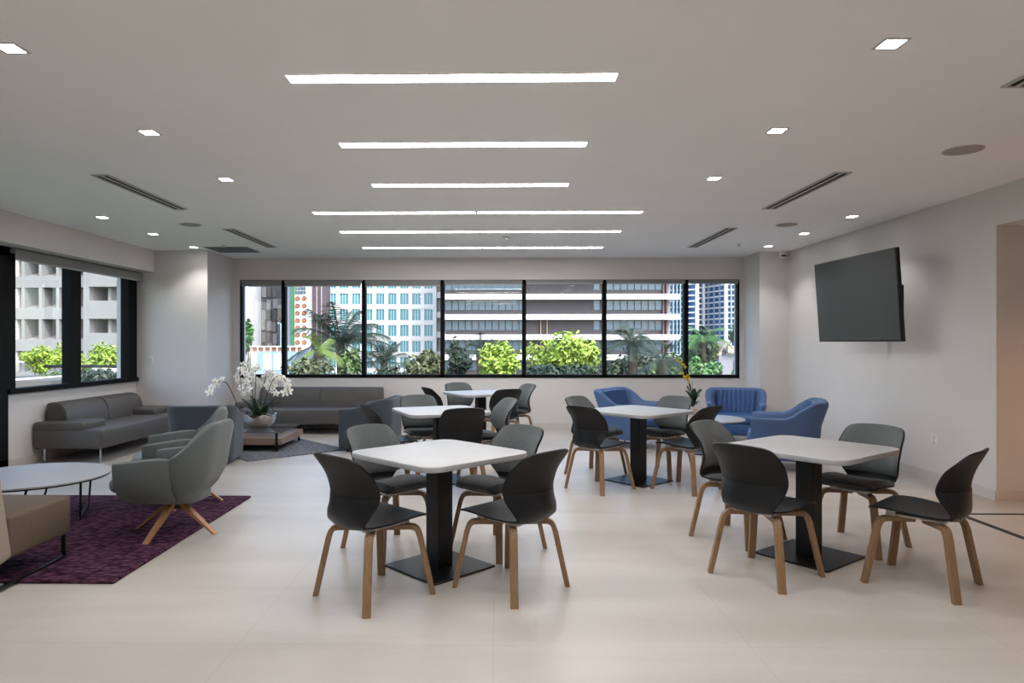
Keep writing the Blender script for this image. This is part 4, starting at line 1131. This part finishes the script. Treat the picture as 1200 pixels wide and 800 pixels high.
def frond(bm, base, az, el, L_, w, droop, n=44):
    d = Vector((math.cos(az), math.sin(az), 0)); path = []
    for i in range(n + 1):
        s = i / n
        path.append(base + d * (L_ * s * math.cos(el) * (1 - 0.15 * s)) + Vector((0, 0, L_ * (math.sin(el) * s - droop * s * s))))
    tube(bm, path[::2], L_ * 0.008, 5)
    side = Vector((-d.y, d.x, 0))
    for i in range(2, n):
        s = i / n; tg = (path[i + 1] - path[i - 1]).normalized(); up = side.cross(tg).normalized()
        ll = w * (math.sin(PI * (0.12 + 0.86 * s)) ** 0.7)
        for sg in (-1, 1):
            tip = path[i] + side * (sg * ll * 0.8) + tg * ll * 0.55 - Vector((0, 0, ll * random.uniform(0.25, 0.6)))
            hw = tg * (L_ / n * 0.24)
            qd(bm, path[i] - hw, path[i] + hw, tip + hw * 0.15, tip - hw * 0.15)
def palm(label, px, py, Y, L_, m, n=16, m2=None, low=-0.25, group='palms outside the windows'):
    c = P(px, py, Y); t = thing('palm_tree', label, 'palm tree', (c.x, Y, GZ), 0, group)
    h_ = c.z - GZ
    bm = B(); tube(bm, [Vector((0, 0, 0)), Vector((0.1, 0, h_ * 0.5)), Vector((0, 0, h_))], 0.16, 10, [1.3, 1.0, 0.9]); obj('trunk', bm, M_bark, t)
    for i in range(n):
        bm = B(); az = 2 * PI * i / n + random.uniform(-0.25, 0.25); el = random.uniform(low, 1.25)
        frond(bm, Vector((0, 0, h_)), az, el, L_ * random.uniform(0.85, 1.15), L_ * 0.32, random.uniform(0.3, 0.65))
        obj('frond', bm, m2 if (m2 and i % 3 == 0) else m, t, False, recalc=False)
    return t
palm('large palm with arching fronds in the second back window', 399, 403, 21, 2.05, M_palm, 24, low=-0.1)
palm('yellow-green sunlit palm low in the second back window', 374, 409, 18.2, 0.85, M_palmy, 15, low=-0.15)
palm('dark palm low in the third back window', 450, 425, 26.5, 1.45, M_palm, 18, low=0.0)
palm('tall dark palm in the sixth back window', 741, 402, 20, 1.25, M_palm, 22)
palm('dark spreading palm low at the right of the sixth back window', 776, 424, 17.5, 1.0, M_palm, 16, low=-0.1)
palm('dark palm left of the lime tree, in the fourth back window', 563, 412, 21, 1.0, M_palm, 12, low=0.0)
palm('bright palm before the glass tower in the rightmost back window', 824, 396, 40, 2.0, M_lush, 14, low=-0.3)
tree('olive shrub mass low in the second back window', 340, 425, 415, 462, 17, M_olive, 1900, 0.085)
tree('grey-green bushy tree right of the large palm', 392, 426, 408, 452, 18.9, M_mid, 800, 0.08)
tree('dark round bushes low in the third back window', 440, 480, 422, 460, 24, M_dark, 800, 0.10)
tree('olive tree at the right of the third back window', 470, 520, 404, 458, 20, M_olive, 1700, 0.085)
tree('dark trees at the left of the fourth back window', 518, 550, 398, 460, 22, M_dark, 1100, 0.095)
tree('bright lime shrub left of the middle mullion', 556, 614, 398, 452, 20, M_lime, 2000, 0.08)
tree('large lime green tree in the middle-right back window', 616, 706, 386, 446, 24, M_lime, 3600, 0.10, lumps=16)
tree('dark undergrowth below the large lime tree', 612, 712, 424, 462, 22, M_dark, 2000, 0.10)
tree('dark blue-green thicket low in the sixth back window', 708, 762, 404, 460, 23.5, M_dark, 1500, 0.10)
tree('dark green hedge mass low beside the right mullion', 758, 808, 412, 460, 24, M_mid, 1500, 0.10)
tree('dense dark tree behind the bright palm in the rightmost window', 800, 838, 382, 440, 60, M_dark, 1600, 0.28)
tree('dark tree beside the white gabled house', 822, 842, 384, 424, 70, M_mid, 1200, 0.3)
tree('bright green hedge low in the rightmost back window', 800, 846, 415, 462, 26, M_lush, 1800, 0.11)
tree('dark tree beyond the gabled house at the right edge', 853, 880, 374, 404, 110, M_mid, 900, 0.4)
tree('bright bush below the gabled house at the right edge', 850, 884, 428, 462, 40, M_lush, 900, 0.13)
tree('slim green tree at the left edge of the leftmost back window', 282, 300, 374, 416, 40, M_lush, 600, 0.15)
tree('lime tree before the cream block, in the nearer left window', 24, 72, 405, 438, 60, M_lime, 1500, 0.22)
tree('second lime tree before the cream block, at the mullion', 60, 100, 402, 432, 69, M_lime, 1000, 0.22)
tree('lime green tree filling the lower farther left window', 96, 158, 404, 452, 40, M_lime, 2600, 0.16)
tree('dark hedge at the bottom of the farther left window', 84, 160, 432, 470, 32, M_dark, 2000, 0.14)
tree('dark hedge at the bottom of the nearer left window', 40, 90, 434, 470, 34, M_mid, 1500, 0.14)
# rooftop kit in the lower left of the nearer left window
Y = 30.0
t = bld('roof_terrace', 'pale terrace ledge with a dark rail, bottom of the nearer left window', (wx(30), Y, GZ), 'terrace')
obj('ledge', lbox(t, wx(-60), wx(60), Y, Y + 6, GZ, wz(446)), mat('dark_membrane', rgb(84, 84, 82), 0.9, 0.1, 1), t, False)
obj('white_kerb', lbox(t, wx(14), wx(50), Y + 6, Y + 6.3, wz(446), wz(437.5)), M_wstone, t, False)
obj('rail', lbox(t, wx(-60), wx(56), Y + 6.4, Y + 6.5, wz(437), wz(433)), M_black, t, False)
obj('ridge_cap', lbox(t, wx(12), wx(15), Y - 0.5, Y + 6, wz(447), wz(444)), M_wstone, t, False)


# ------------------------------------------------------------------ light
w = bpy.data.worlds.new('world'); S.world = w; w.use_nodes = True
nt = w.node_tree; N = nt.nodes; L = nt.links; N.clear()
sky = N.new('ShaderNodeTexSky'); sky.sky_type = 'NISHITA'; sky.sun_disc = False; sky.sun_elevation = R(48); sky.sun_rotation = R(150); sky.air_density = 1.0; sky.dust_density = 2.5; sky.ozone_density = 1.0
bg = N.new('ShaderNodeBackground'); bg.inputs[1].default_value = 0.80
o = N.new('ShaderNodeOutputWorld'); L.new(sky.outputs[0], bg.inputs[0]); L.new(bg.outputs[0], o.inputs[0])
sl = bpy.data.lights.new('sun', 'SUN'); sl.energy = 3.3; sl.angle = R(0.6); sl.color = (1, 0.96, 0.9)
so = bpy.data.objects.new('sun', sl); C.objects.link(so)
sd = Vector((0.52, -0.46, 0.74))   # towards the sun: high, behind the camera, from the right
so.rotation_euler = sd.to_track_quat('Z', 'Y').to_euler(); so.location = (0, 0, 30)
# warm lamp of the side corridor
t = thing('corridor_downlight', 'warm recessed ceiling lamp out of view in the side corridor', 'ceiling light', (5.7, 4.6, OZ))
bm = B(); lathe(bm, [(0.09, -0.001), (0.09, -0.008), (0.07, -0.01)], 20); obj('trim_ring', bm, M_vent, t)
bm = B(); lathe(bm, [(0.065, -0.008), (0.06, -0.013)], 20); obj('lens', bm, emis('warm_lens', (1, 0.66, 0.36, 1), 8), t)
l = lamp('SPOT', 'bulb', t, 100, (0, 0, -0.03), 0.06, angle=R(150), col=(1, 0.50, 0.22))

S.view_settings.view_transform = 'Standard'
S.view_settings.look = 'None'
S.view_settings.exposure = 0.11
S.view_settings.gamma = 1.0
S.view_settings.use_curve_mapping = False
S.render.film_transparent = False
cy = S.cycles
cy.use_denoising = True
try: cy.denoiser = 'OPENIMAGEDENOISE'; cy.denoising_input_passes = 'RGB_ALBEDO_NORMAL'
except Exception: pass
cy.max_bounces = 10; cy.diffuse_bounces = 8; cy.glossy_bounces = 4; cy.transparent_max_bounces = 12; cy.transmission_bounces = 4
cy.caustics_reflective = False; cy.caustics_refractive = False
cy.sample_clamp_indirect = 6.0
